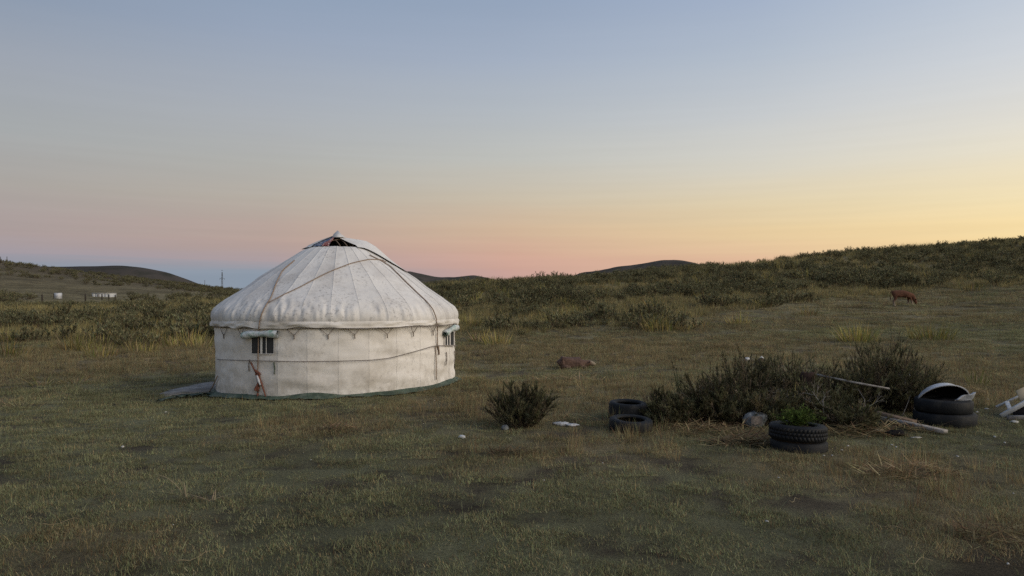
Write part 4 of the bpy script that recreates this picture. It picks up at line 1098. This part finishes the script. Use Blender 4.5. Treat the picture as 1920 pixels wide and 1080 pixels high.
# ------------------------------------------------------------------ litter
def crumple(name, p, sx, sy, sz, m, label, cat, seed=0, group=None, rz=0):
    n = 14; th = np.linspace(0, 2*PI, n, endpoint=False); ph = np.linspace(.05, PI-.05, 8)
    TH, PH = np.meshgrid(th, ph, indexing='ij')
    rr_ = .72 + .56*vnoise(TH*2.2+seed*7, PH*2.7+seed, seed) + .2*(vnoise(TH*5+seed, PH*6, seed+2)-.5)
    rr_[:, 0] = rr_[:, 0].mean(); rr_[:, -1] = rr_[:, -1].mean()
    V = np.stack([sx*rr_*np.sin(PH)*np.cos(TH), sy*rr_*np.sin(PH)*np.sin(TH), sz*rr_*np.cos(PH)+sz*.75], -1).reshape(-1, 3)
    o = obj(name, mesh_tri(name, V, gridtris(n, 8, True), None, True), m, None, p); o.rotation_euler = (0, 0, rz)
    return tag(o, label, cat, group)
crumple('paper_sheet', P(1052, 797), .12, .06, .025, M_plastic, 'torn white paper lying right of the lone bush, left piece', 'paper', 1, None, -.2)
crumple('paper_sheet', P(1074, 799), .09, .05, .02, M_plastic, 'torn white paper lying right of the lone bush, right piece', 'paper', 2, None, .1)
crumple('paper_scrap', P(866, 822), .045, .04, .025, M_plastic, 'crumpled white scrap on the lawn left of the lone bush', 'scrap', 3)
crumple('paper_scrap', P(947, 806), .05, .04, .04, M_sack, 'grey crumpled scrap at the foot of the lone bush', 'scrap', 4)
crumple('plastic_bottle', P(1327, 789), .11, .06, .055, M_plastic, 'white plastic bottle half hidden in front of the thicket', 'bottle', 5, None, -.25).location.z += .05
sk = crumple('crumpled_sack', P(1415, 800), .17, .11, .12, M_sack, 'crumpled grey and white printed sack in front of the thicket', 'sack', 6)
V = []
for i in range(7):
    for j in range(5): V.append((-.085+.15*i/6, -.118-.012*math.sin(i*.9), .05+.11*j/4+.006*math.sin(i*2)))
pn = obj('printed_panel', mesh_tri('printed_panel', np.array(V), gridtris(7, 5), None, True), M_cord, sk)
crumple('white_scrap', P(1700, 735), .16, .1, .11, M_plastic, 'white plastic sheet caught behind the tallest sage bush', 'sheet', 7, None, -.3).location.z += .15
crumple('white_scrap', P(1400, 676), .09, .06, .05, M_plastic, 'white scrap in the grass left of the bark slab', 'scrap', 8)
crumple('white_scrap', P(1578, 802), .03, .03, .03, M_plastic, 'small round white scrap in front of the thicket', 'scrap', 9)
crumple('rock', P(1533, 789), .115, .09, .10, M_rock, 'rounded grey rock at the front of the thicket', 'rock', 10)
crumple('tin_scrap', P(1650, 812), .07, .05, .03, M_tan, 'pale flat scrap on the straw heap beside the planks', 'scrap', 11)
crumple('dark_rag', P(1680, 818), .12, .06, .045, M_dark, 'dark rag lying at the left end of the planks', 'rag', 12)
crumple('paper_scrap', P(1718, 822), .07, .02, .012, M_paper, 'white strip of litter just below the grey plank', 'scrap', 13)
crumple('paper_scrap', P(1902, 793), .055, .04, .02, M_paper, 'white scrap in front of the broken cabinet', 'scrap', 14)
for q, (px, py, s) in enumerate([(230,842,.03),(1865,823,.025),(1884,834,.02),(1590,840,.02),(1578,848,.018),(1560,858,.016),(1545,858,.014),(1680,842,.02),(1672,838,.018),(1438,983,.016),(1795,860,.02),(1460,900,.014),(1890,1064,.014),(583,866,.012),(325,989,.008),(1020,905,.012),(1030,945,.010),(1130,872,.010),(218,807,.012),(311,775,.02),(1900,930,.012),(1852,752,.03),(1850,770,.03),(1832,776,.025)]):
    p = P(px, py); p.z += .02
    crumple('litter_scrap', p, s*.95, s*.6, s*.4, M_paper, 'tiny white litter scrap among those scattered over the lawn', 'scrap', 20+q, 'tiny litter scraps on the lawn', random.uniform(0, 3))

# planks, pole, bark slab, stump
def beam(name, a, b_, wx, wz, m, label, cat, upv=(0, 0, 1)):
    V, T = box(a, b_, wx, wz, upv)
    return tag(obj(name, mesh_tri(name, V, T), m), label, cat)
a = P(1655, 793); b_ = P(1772, 816)
beam('plank', (a.x, a.y, a.z+.07), (b_.x, b_.y, b_.z+.045), .10, .045, M_wood, 'weathered grey plank lying in front of the tyre stack', 'plank')
a = P(1630, 788); b_ = P(1722, 804)
beam('plank', (a.x, a.y+.1, a.z+.13), (b_.x, b_.y+.1, b_.z+.075), .11, .045, M_brownwood, 'short brownish plank lying behind the grey plank', 'plank')
a = Pd(1530, 702, 11.2); b_ = Pd(1668, 729, 10.6)
V, T = tube([a, (a+b_)/2 + Vector((0, 0, -.01)), b_], [.015, .016, .013], 8)
tag(obj('white_pole', mesh_tri('white_pole', V, T, None, True), M_wood), 'pale weathered pole lying across the tops of the thicket', 'pole')
p = P(1436, 692); V = []
for i in range(15):
    for j in range(7):
        a_ = i/14; f = (j/6-.5)
        V.append((-.30+.62*a_, f*.22, .30*math.exp(-((a_-.28)/.30)**2)*(1-1.6*f*f) + .03*float(vnoise(i*.7, j*.9, 5)) - .03))
V = np.array(V); Vb = V - np.array([0, 0, .03]); T = gridtris(15, 7)
bk = obj('bark_slab', mesh_tri('bark_slab', np.concatenate([V, Vb]), np.concatenate([T, T[:, ::-1]+len(V)])), M_bark, None, p)
tag(bk, 'dark curved bark slab with a pale tip behind the thicket', 'bark')
V2, T2 = tube([(-.16, -.02, .27), (-.12, -.05, .30), (-.05, -.05, .25)], [.012, .028, .012], 6); obj('pale_edge', mesh_tri('pale_edge', V2, T2, None, True), M_whitepaint, bk)
p = P(1513, 772)
V, T = lathe([(.17, -.05), (.15, .1), (.13, .3), (.12, .52), (.10, .60), (.005, .58)], 26, rf=lambda TH, K: .035*(vnoise(TH*7, K*.5, 3)-.5)*(K < 5))
tag(obj('tree_stump', mesh_tri('tree_stump', V + np.array([p.x, p.y, p.z]), T, None, False), M_bark), 'dark reddish stump standing in the middle of the thicket', 'stump')
# bare twig
p = P(1563, 745); parts = []
def twig(a, d_, l_, r_, dep):
    e_ = a + d_*l_; parts.append(tube([a, (a+e_)/2 + np.random.normal(0, .02*l_, 3), e_], [r_, r_*.8, r_*.6], 4, False))
    if dep:
        for _ in range(3):
            dd = d_ + np.random.normal(0, .5, 3); dd /= np.linalg.norm(dd); twig(a + d_*l_*random.uniform(.5, 1), dd, l_*.6, r_*.6, dep-1)
np.random.seed(5)
twig(np.array([0, 0, -.03]), np.array([.03, 0, 1.0]), .42, .010, 3)
V, T, _ = join(parts); tag(obj('bare_twig', mesh_tri('bare_twig', V, T), M_stem, None, p), 'bare leafless twig standing up behind the white pole', 'twig')
for q, (px, py, lb_) in enumerate([(1310,785,'bare grey twig at the left end of the thicket'),(1455,778,'bare grey twig beside the crumpled sack in the thicket'),(1625,785,'bare grey twig between the stump and the tallest sage bush'),(1690,780,'bare grey twig left of the tyre stack with the basin'),(1545,800,'low bare twig beside the grey rock')]):
    parts = []; p = P(px, py)
    twig(np.array([0, 0, -.03]), np.array([random.uniform(-.5, .5), random.uniform(-.3, .1), .85]), random.uniform(.3, .45), .008, 3)
    V, T, _ = join(parts); tag(obj('bare_twig', mesh_tri('bare_twig', V, T), M_wood, None, p), lb_, 'twig')
# thistle
p = P(1272, 780); th_ = empty('thistle', p); tag(th_, 'tall spiny thistle standing left of the thicket', 'thistle')
parts, hb = [], []
twl = []
for q in range(6):
    an = random.uniform(-.5, .5); an2 = random.uniform(-.4, .4); hgt = random.uniform(.45, .80); z0 = .15 + .05*q
    e_ = np.array([math.sin(an)*(hgt-z0), math.sin(an2)*(hgt-z0), hgt]); parts.append(tube([(0, 0, -.02), (0, 0, z0), e_*.6 + np.array([0, 0, z0*.4]), e_], [.007, .006, .005, .004], 5, False)); hb.append(e_)
V, T, _ = join(parts); obj('stem', mesh_tri('stem', V, T, np.tile((.09, .095, .05), (len(V), 1))), M_leaf, th_)
for e_ in hb:
    n = 26; u_ = rng.normal(0, 1, (n, 3)); 
    obj('flower_head', mesh_tri('flower_head', *blades(np.tile(e_, (n, 1)), rng.uniform(0, 2*PI, n), np.full(n, .035), np.full(n, .008), rng.uniform(0, 2.2, n), np.zeros(n), 2, (.085, .075, .045))), M_leaf, th_)
n = 150; zz = rng.uniform(.02, .6, n); obj('foliage', mesh_tri('foliage', *blades(np.stack([rng.normal(0, .05, n), rng.normal(0, .05, n), zz], 1), rng.uniform(0, 2*PI, n), rng.uniform(.05, .14, n)*(1.2-zz), np.full(n, .014), rng.uniform(.7, 1.5, n), rng.uniform(-.4, .3, n), 3, (.085, .10, .055))), M_leaf, th_)

# broken cabinet at the right edge
cb = empty('broken_cabinet', P(1915, 782)); tag(cb, 'broken white cabinet frame with a tan board leaning at the right edge', 'cabinet')
cl_ = Vector(cb.location)
def cpart(name, a, b_, wx, wz, m, upv=(0, 0, 1)):
    V, T = box(Vector(a)-cl_, Vector(b_)-cl_, wx, wz, upv); obj(name, mesh_tri(name, V, T), m, cb)
dn = P(1880, 783).y
A = Pd(1877, 780, dn); B = A + Vector((.85, .10, .42))
cpart('rail', A, B, .035, .065, M_whitepaint)
A2 = Pd(1868, 763, dn+.5); B2 = A2 + Vector((.95, .10, .40))
cpart('rail', A2, B2, .03, .03, M_whitepaint)
cpart('strut', A + (B-A)*.16 + Vector((0, 0, .03)), A2 + (B2-A2)*.18, .055, .025, M_whitepaint)
g0 = P(1890, 788); cpart('base_rail', (g0.x, g0.y, g0.z+.035), (g0.x+.9, g0.y+.08, g0.z+.04), .05, .06, M_wood)
Q = [Pd(1906, 732, dn+.25), Pd(1938, 717, dn+.35), Pd(1958, 757, dn+.2), Pd(1924, 771, dn+.1)]
nrm = (Q[1]-Q[0]).cross(Q[3]-Q[0]).normalized()*.022
V = np.array([q-cl_ for q in Q] + [q+nrm-cl_ for q in Q]); T = np.array([(0,1,2),(0,2,3),(4,6,5),(4,7,6),(0,4,5),(0,5,1),(1,5,6),(1,6,2),(2,6,7),(2,7,3),(3,7,4),(3,4,0)])
obj('board', mesh_tri('board', V, T), M_tan, cb)
V = np.array([A-cl_+Vector((.2, .05, .07)), B-cl_+Vector((0, .05, -.02)), Vector((g0.x+.8, g0.y+.1, g0.z+.05))-cl_, Vector((g0.x+.15, g0.y+.1, g0.z+.05))-cl_])
V = np.concatenate([V, V+np.array([0, .012, 0])]); obj('back_panel', mesh_tri('back_panel', V, T), M_dark, cb)
cpart('leg', Vector((g0.x+.62, g0.y+.06, g0.z)), Vector((g0.x+.62, g0.y+.06, B.z-.06)), .05, .05, M_whitepaint, (0, 1, 0))

# ------------------------------------------------------------------ animals (skin over a skeleton)
def skin_body(name, nodes, edges, m, parent, sub=2):
    me = bpy.data.meshes.new(name); me.from_pydata([n_[0] for n_ in nodes], edges, [])
    o = bpy.data.objects.new(name, me); COL.objects.link(o)
    sm = o.modifiers.new('skin', 'SKIN'); sm.use_smooth_shade = True
    if not me.skin_vertices: raise RuntimeError('no skin layer')
    for i, n_ in enumerate(nodes):
        sv = me.skin_vertices[0].data[i]; r_ = n_[1]; sv.radius = r_ if isinstance(r_, tuple) else (r_, r_); sv.use_root = (i == 0)
    ss = o.modifiers.new('sub', 'SUBSURF'); ss.levels = sub; ss.render_levels = sub
    dg = bpy.context.evaluated_depsgraph_get(); dg.update()
    nm = bpy.data.meshes.new_from_object(o.evaluated_get(dg)); nm.name = name
    bpy.data.objects.remove(o); 
    for pl in nm.polygons: pl.use_smooth = True
    return obj(name, nm, m, parent)

def coat(name, main, pale, zlo, zhi, axis=2, second=None):
    m = bpy.data.materials.new(name); m.use_nodes = True; t_ = m.node_tree; b = t_.nodes['Principled BSDF']; b.inputs['Roughness'].default_value = .9; b.inputs['Specular IOR Level'].default_value = .15
    tc_ = t_.nodes.new('ShaderNodeTexCoord'); s_ = t_.nodes.new('ShaderNodeSeparateXYZ'); t_.links.new(tc_.outputs['Object'], s_.inputs[0])
    n = t_.nodes.new('ShaderNodeTexNoise'); n.inputs['Scale'].default_value = 9; t_.links.new(tc_.outputs['Object'], n.inputs['Vector'])
    ad_ = t_.nodes.new('ShaderNodeMath'); ad_.operation = 'MULTIPLY_ADD'; t_.links.new(n.outputs[0], ad_.inputs[0]); ad_.inputs[1].default_value = .16; t_.links.new(s_.outputs[axis], ad_.inputs[2])
    if axis == 2:   # the calf's head is dark like its back, only the legs are pale
        hd_ = t_.nodes.new('ShaderNodeMapRange'); t_.links.new(s_.outputs[0], hd_.inputs[0]); hd_.inputs[1].default_value = .66; hd_.inputs[2].default_value = .76
        ad2 = t_.nodes.new('ShaderNodeMath'); ad2.operation = 'ADD'; t_.links.new(ad_.outputs[0], ad2.inputs[0]); t_.links.new(hd_.outputs[0], ad2.inputs[1]); ad_ = ad2
    mr_ = t_.nodes.new('ShaderNodeMapRange'); t_.links.new(ad_.outputs[0], mr_.inputs[0]); mr_.inputs[1].default_value = zlo+.08; mr_.inputs[2].default_value = zhi+.08
    mx_ = t_.nodes.new('ShaderNodeMix'); mx_.data_type = 'RGBA'; t_.links.new(mr_.outputs[0], mx_.inputs[0]); mx_.inputs[6].default_value = (*pale, 1); mx_.inputs[7].default_value = (*main, 1)
    n2 = t_.nodes.new('ShaderNodeTexNoise'); n2.inputs['Scale'].default_value = 22; n2.inputs['Detail'].default_value = 5; t_.links.new(tc_.outputs['Object'], n2.inputs['Vector'])
    mr2 = t_.nodes.new('ShaderNodeMapRange'); t_.links.new(n2.outputs[0], mr2.inputs[0]); mr2.inputs[1].default_value = .3; mr2.inputs[2].default_value = .7; mr2.inputs[3].default_value = .7; mr2.inputs[4].default_value = 1.25
    mu_ = t_.nodes.new('ShaderNodeMix'); mu_.data_type = 'RGBA'; mu_.blend_type = 'MULTIPLY'; mu_.inputs[0].default_value = 1; t_.links.new(mx_.outputs[2], mu_.inputs[6]); t_.links.new(mr2.outputs[0], mu_.inputs[7])
    t_.links.new(mu_.outputs[2], b.inputs['Base Color'])
    bp_ = t_.nodes.new('ShaderNodeBump'); bp_.inputs['Strength'].default_value = .5; bp_.inputs['Distance'].default_value = .02; t_.links.new(n2.outputs[0], bp_.inputs['Height']); t_.links.new(bp_.outputs[0], b.inputs['Normal'])
    return m
M_calf = coat('calf_coat', (.115, .054, .034), (.32, .26, .20), .12, .42)
M_calfhead = mat('calf_dark', (.07, .03, .02), .9, .1, .2, 20)
pc_ = P(1692, 574)
calf = empty('calf', pc_, R(-8)); calf.scale = (.84, .84, .88); tag(calf, 'reddish brown calf grazing with lowered head on the right slope', 'calf')
nodes = [((-.44,0,.83), (.21,.23)), ((-.15,0,.79), (.21,.24)), ((.15,0,.77), (.22,.26)), ((.42,0,.79), (.18,.22)), ((.60,0,.66), (.12,.17)), ((.74,0,.45), (.10,.13)), ((.80,0,.30), (.10,.12)), ((.87,0,.17), (.055,.065)), ((.90,0,.09), (.045,.05)),
         ((-.44,.12,.62), (.10,.12)), ((-.38,.13,.46), .080), ((-.52,.13,.32), .058), ((-.49,.13,.12), .050), ((-.47,.13,.0), .056),
         ((-.46,-.12,.62), (.10,.12)), ((-.44,-.13,.46), .080), ((-.58,-.13,.32), .058), ((-.53,-.13,.12), .050), ((-.50,-.13,.0), .056),
         ((.40,.11,.58), (.08,.10)), ((.42,.12,.36), .062), ((.40,.12,.14), .050), ((.43,.12,.0), .056),
         ((.44,-.11,.58), (.08,.10)), ((.52,-.12,.36), .062), ((.58,-.12,.14), .050), ((.61,-.12,.0), .056), ((-.62,0,.84), (.13,.17)), ((-.68,0,.84), (.08,.10))]
edges = [(0,1),(1,2),(2,3),(3,4),(4,5),(5,6),(6,7),(7,8),(0,9),(9,10),(10,11),(11,12),(12,13),(0,14),(14,15),(15,16),(16,17),(17,18),(3,19),(19,20),(20,21),(21,22),(3,23),(23,24),(24,25),(25,26),(0,27),(27,28)]
skin_body('body', nodes, edges, M_calf, calf)
for sg in (-1, 1):
    V, T = tube([(.77, sg*.07, .40), (.80, sg*.15, .43), (.80, sg*.22, .40)], [.022, .042, .008], 8); obj('ear', mesh_tri('ear', V, T, None, True), M_calfhead, calf)
V, T = tube([(-.64, 0, .92), (-.73, 0, .88), (-.76, 0, .68), (-.75, 0, .45), (-.75, 0, .36)], [.028, .024, .016, .03, .008], 8); obj('tail', mesh_tri('tail', V, T, None, True), M_calfhead, calf)
q = [P(a, b_) for a, b_ in [(1583,556),(1598,562),(1615,567),(1632,570),(1650,572),(1664,573)]]
V, T = tube([(v.x, v.y, v.z+.06+.04*math.sin(i*2)) for i, v in enumerate(q)], .013, 5)
tag(obj('tether_rope', mesh_tri('tether_rope', V, T, None, True), M_rope), 'pale tether rope lying on the slope left of the calf', 'rope')

M_sheep = coat('sheep_fleece', (.115, .072, .056), (.25, .205, .15), .46, .40, 0)
psh = P(1078, 690)
sheep = empty('sheep', psh, R(4)); sheep.scale = (.97, 1.0, .72); tag(sheep, 'brown sheep with a pale face lying in the field right of the yurt', 'sheep')
nodes = [((-.12,0,.22), (.25,.22)), ((-.36,0,.20), (.20,.20)), ((-.46,0,.14), (.12,.13)), ((.14,0,.20), (.22,.20)), ((.30,0,.17), (.14,.14)), ((.42,0,.19), (.10,.105)), ((.50,0,.16), (.078,.085)), ((.58,0,.10), (.05,.055)),
         ((.16,-.16,.06), .07), ((.30,-.22,.03), .04), ((-.30,-.18,.08), .10), ((-.16,-.27,.03), .045)]
edges = [(0,1),(1,2),(0,3),(3,4),(4,5),(5,6),(6,7),(3,8),(8,9),(1,10),(10,11)]
skb = skin_body('body', nodes, edges, M_sheep, sheep)
co = np.zeros(len(skb.data.vertices)*3); skb.data.vertices.foreach_get('co', co); co = co.reshape(-1, 3)
co += (vnoise(co[:, 0]*16 + co[:, 1]*7, co[:, 2]*16 + co[:, 1]*11, 3)[:, None]-.5)*.035*np.clip((.42-co[:, 0])*6, 0, 1)[:, None]
skb.data.vertices.foreach_set('co', co.ravel())
for sg in (-1, 1):
    V, T = tube([(.42, sg*.07, .25), (.40, sg*.14, .25), (.39, sg*.19, .21)], [.02, .032, .008], 8); obj('ear', mesh_tri('ear', V, T, None, True), M_calfhead if sg > 0 else M_sheep, sheep)

# ------------------------------------------------------------------ far left: fence, shed, tank, pylon
def post(px, ptop, d_, label, hgt=None):
    x_ = (px-960)/F*d_; z0 = Hs(x_, d_); zt = EYE + (HY-ptop)/F*d_
    V, T = tube([(x_, d_, z0-.2), (x_+.02, d_, (z0+zt)/2), (x_, d_, max(zt, z0+.9))], [.10, .095, .085], 6)
    o = tag(obj('fence_post', mesh_tri('fence_post', V, T), M_post), label, 'post')
    return np.array((x_, d_, max(zt, z0+.9)))
A1 = post(79, 552, 92, 'dark wooden fence post left of the white tank')
A2 = post(160, 551, 98, 'dark wooden fence post between the white tank and the white shed')
A3 = post(-10, 553, 88, 'dark wooden fence post beyond the left edge of the picture')
A4 = post(216, 553, 112, 'dark wooden fence post at the right end of the white shed')
post(191, 554, 122, 'thin dark post in front of the white shed, left one'); post(204, 554, 122, 'thin dark post in front of the white shed, right one')
for lv, nm in ((.12, 'top'), (.55, 'middle')):
    q = [A3, A1, A2, A4]; pts = []
    for a, b_ in zip(q[:-1], q[1:]):
        for s in range(8):
            f = s/8; p = a*(1-f) + b_*f; pts.append(p - np.array([0, 0, lv + .12*math.sin(f*PI)]))
    pts.append(q[-1] - np.array([0, 0, lv]))
    V, T = tube(pts, .014, 4)
    tag(obj('fence_wire', mesh_tri('fence_wire', V, T), M_post), nm + ' wire strung along the dark fence posts on the left', 'wire')
for px in (1, 13):
    p = P(px, 492); post(px, 481, p.y-4, 'tiny fence post on the crest of the left hill, ' + ('left one' if px == 1 else 'right one'))
# shed
d_ = 150; x0 = (178-960)/F*d_; x1 = (213-960)/F*d_; zb = EYE + (HY-566)/F*d_; ztp = EYE + (HY-549.5)/F*d_
zb = min(zb, Hs((x0+x1)/2, d_)); sh = empty('white_shed', ((x0+x1)/2, d_, zb)); tag(sh, 'long low white shed standing in the pasture on the far left', 'shed')
hw = (x1-x0)/2; hh = ztp-zb
def sbox(name, x0_, x1_, y0_, y1_, z0_, z1_, m, parent):
    V = np.array([(a, b_, c_) for c_ in (z0_, z1_) for a, b_ in ((x0_, y0_), (x1_, y0_), (x1_, y1_), (x0_, y1_))]); T = np.array([(0,2,1),(0,3,2),(4,5,6),(4,6,7),(0,1,5),(0,5,4),(1,2,6),(1,6,5),(2,3,7),(2,7,6),(3,0,4),(3,4,7)])
    return obj(name, mesh_tri(name, V, T), m, parent)
nw = 6
for i in range(nw):
    a = -hw + 2*hw*i/nw; sbox('wall_panel', a+.015, a+2*hw/nw-.015, -1.1+.01*(i % 2), 1.1, -.3, hh-.09, M_shed, sh)
sbox('roof', -hw-.06, hw+.06, -1.2, 1.2, hh-.09, hh, M_whitepaint, sh)
sbox('door', -hw*.42, -hw*.20, -1.125, -1.1, -.2, hh-.25, M_wood, sh)
# tank
d_ = 118; p = P(109, 574); xx = (109-960)/F*d_; zb = Hs(xx, d_); zt = EYE + (HY-564.5)/F*d_; tk = empty('white_tank', (xx, d_, zb)); tag(tk, 'small square white tank in the pasture on the far left', 'tank')
hh = max(.9, zt-zb); sbox('body', -.40, .40, -.40, .40, -.1, hh, M_plastic, tk); V, T = lathe([(.005, hh+.07), (.14, hh+.07), (.15, hh-.02)], 14); obj('lid', mesh_tri('lid', V, T), M_dark, tk)
sbox('side_board', -.50, -.42, -.42, .42, -.1, hh-.15, M_post, tk)
# pylon and pole
def pylon(px, ptop, d_, w0, label):
    x_ = (px-960)/F*d_; z0 = Hs(x_, d_)-2; zt = EYE + (HY-ptop)/F*d_; h_ = zt-z0; e = empty('pylon', (x_, d_, z0)); tag(e, label, 'pylon')
    def wd_(f): return w0*(1-f)**1.0*.5 + .35
    for sx in (-1, 1):
        for sy in (-1, 1):
            V, T = box((sx*wd_(0), sy*wd_(0), 0), (sx*.3, sy*.3, h_*.96), .22, .22, (0, 1, 0)); obj('leg', mesh_tri('leg', V, T), M_pylon, e)
    nl = 9
    for i in range(nl):
        f0, f1 = i/nl*.95, (i+1)/nl*.95
        for sy in (-1, 1):
            for s in (-1, 1):
                V, T = box((s*wd_(f0), sy*wd_(f0), h_*f0), (-s*wd_(f1), sy*wd_(f1), h_*f1), .10, .10, (0, 1, 0)); obj('brace', mesh_tri('brace', V, T), M_pylon, e)
    for zf, al in ((.80, 2.9), (1.0, .9)):
        V, T = box((-al, 0, h_*zf-.3), (0, 0, h_*zf+.25), .32, .36, (0, 0, 1)); obj('arm', mesh_tri('arm', V, T), M_pylon, e)
        V, T = box((0, 0, h_*zf+.25), (al, 0, h_*zf-.3), .32, .36, (0, 0, 1)); obj('arm', mesh_tri('arm', V, T), M_pylon, e)
    for s in (-1, 1):
        V, T = tube([(s*2.8, 0, h_*.80-.3), (s*2.8, 0, h_*.80-2.0)], .16, 6); obj('insulator', mesh_tri('insulator', V, T), M_pylon, e)
pylon(416.5, 507, 900, 2.6, 'grey lattice power pylon on the skyline left of the yurt')
x_ = (384-960)/F*560; V, T = tube([(x_, 560, Hs(x_, 560)-1), (x_, 560, EYE+(HY-525)/F*560)], [.22, .17], 8)
tag(obj('utility_pole', mesh_tri('utility_pole', V, T), M_pylon), 'thin utility pole on the skyline left of the pylon', 'pole')
print('objects', len(SC.objects))
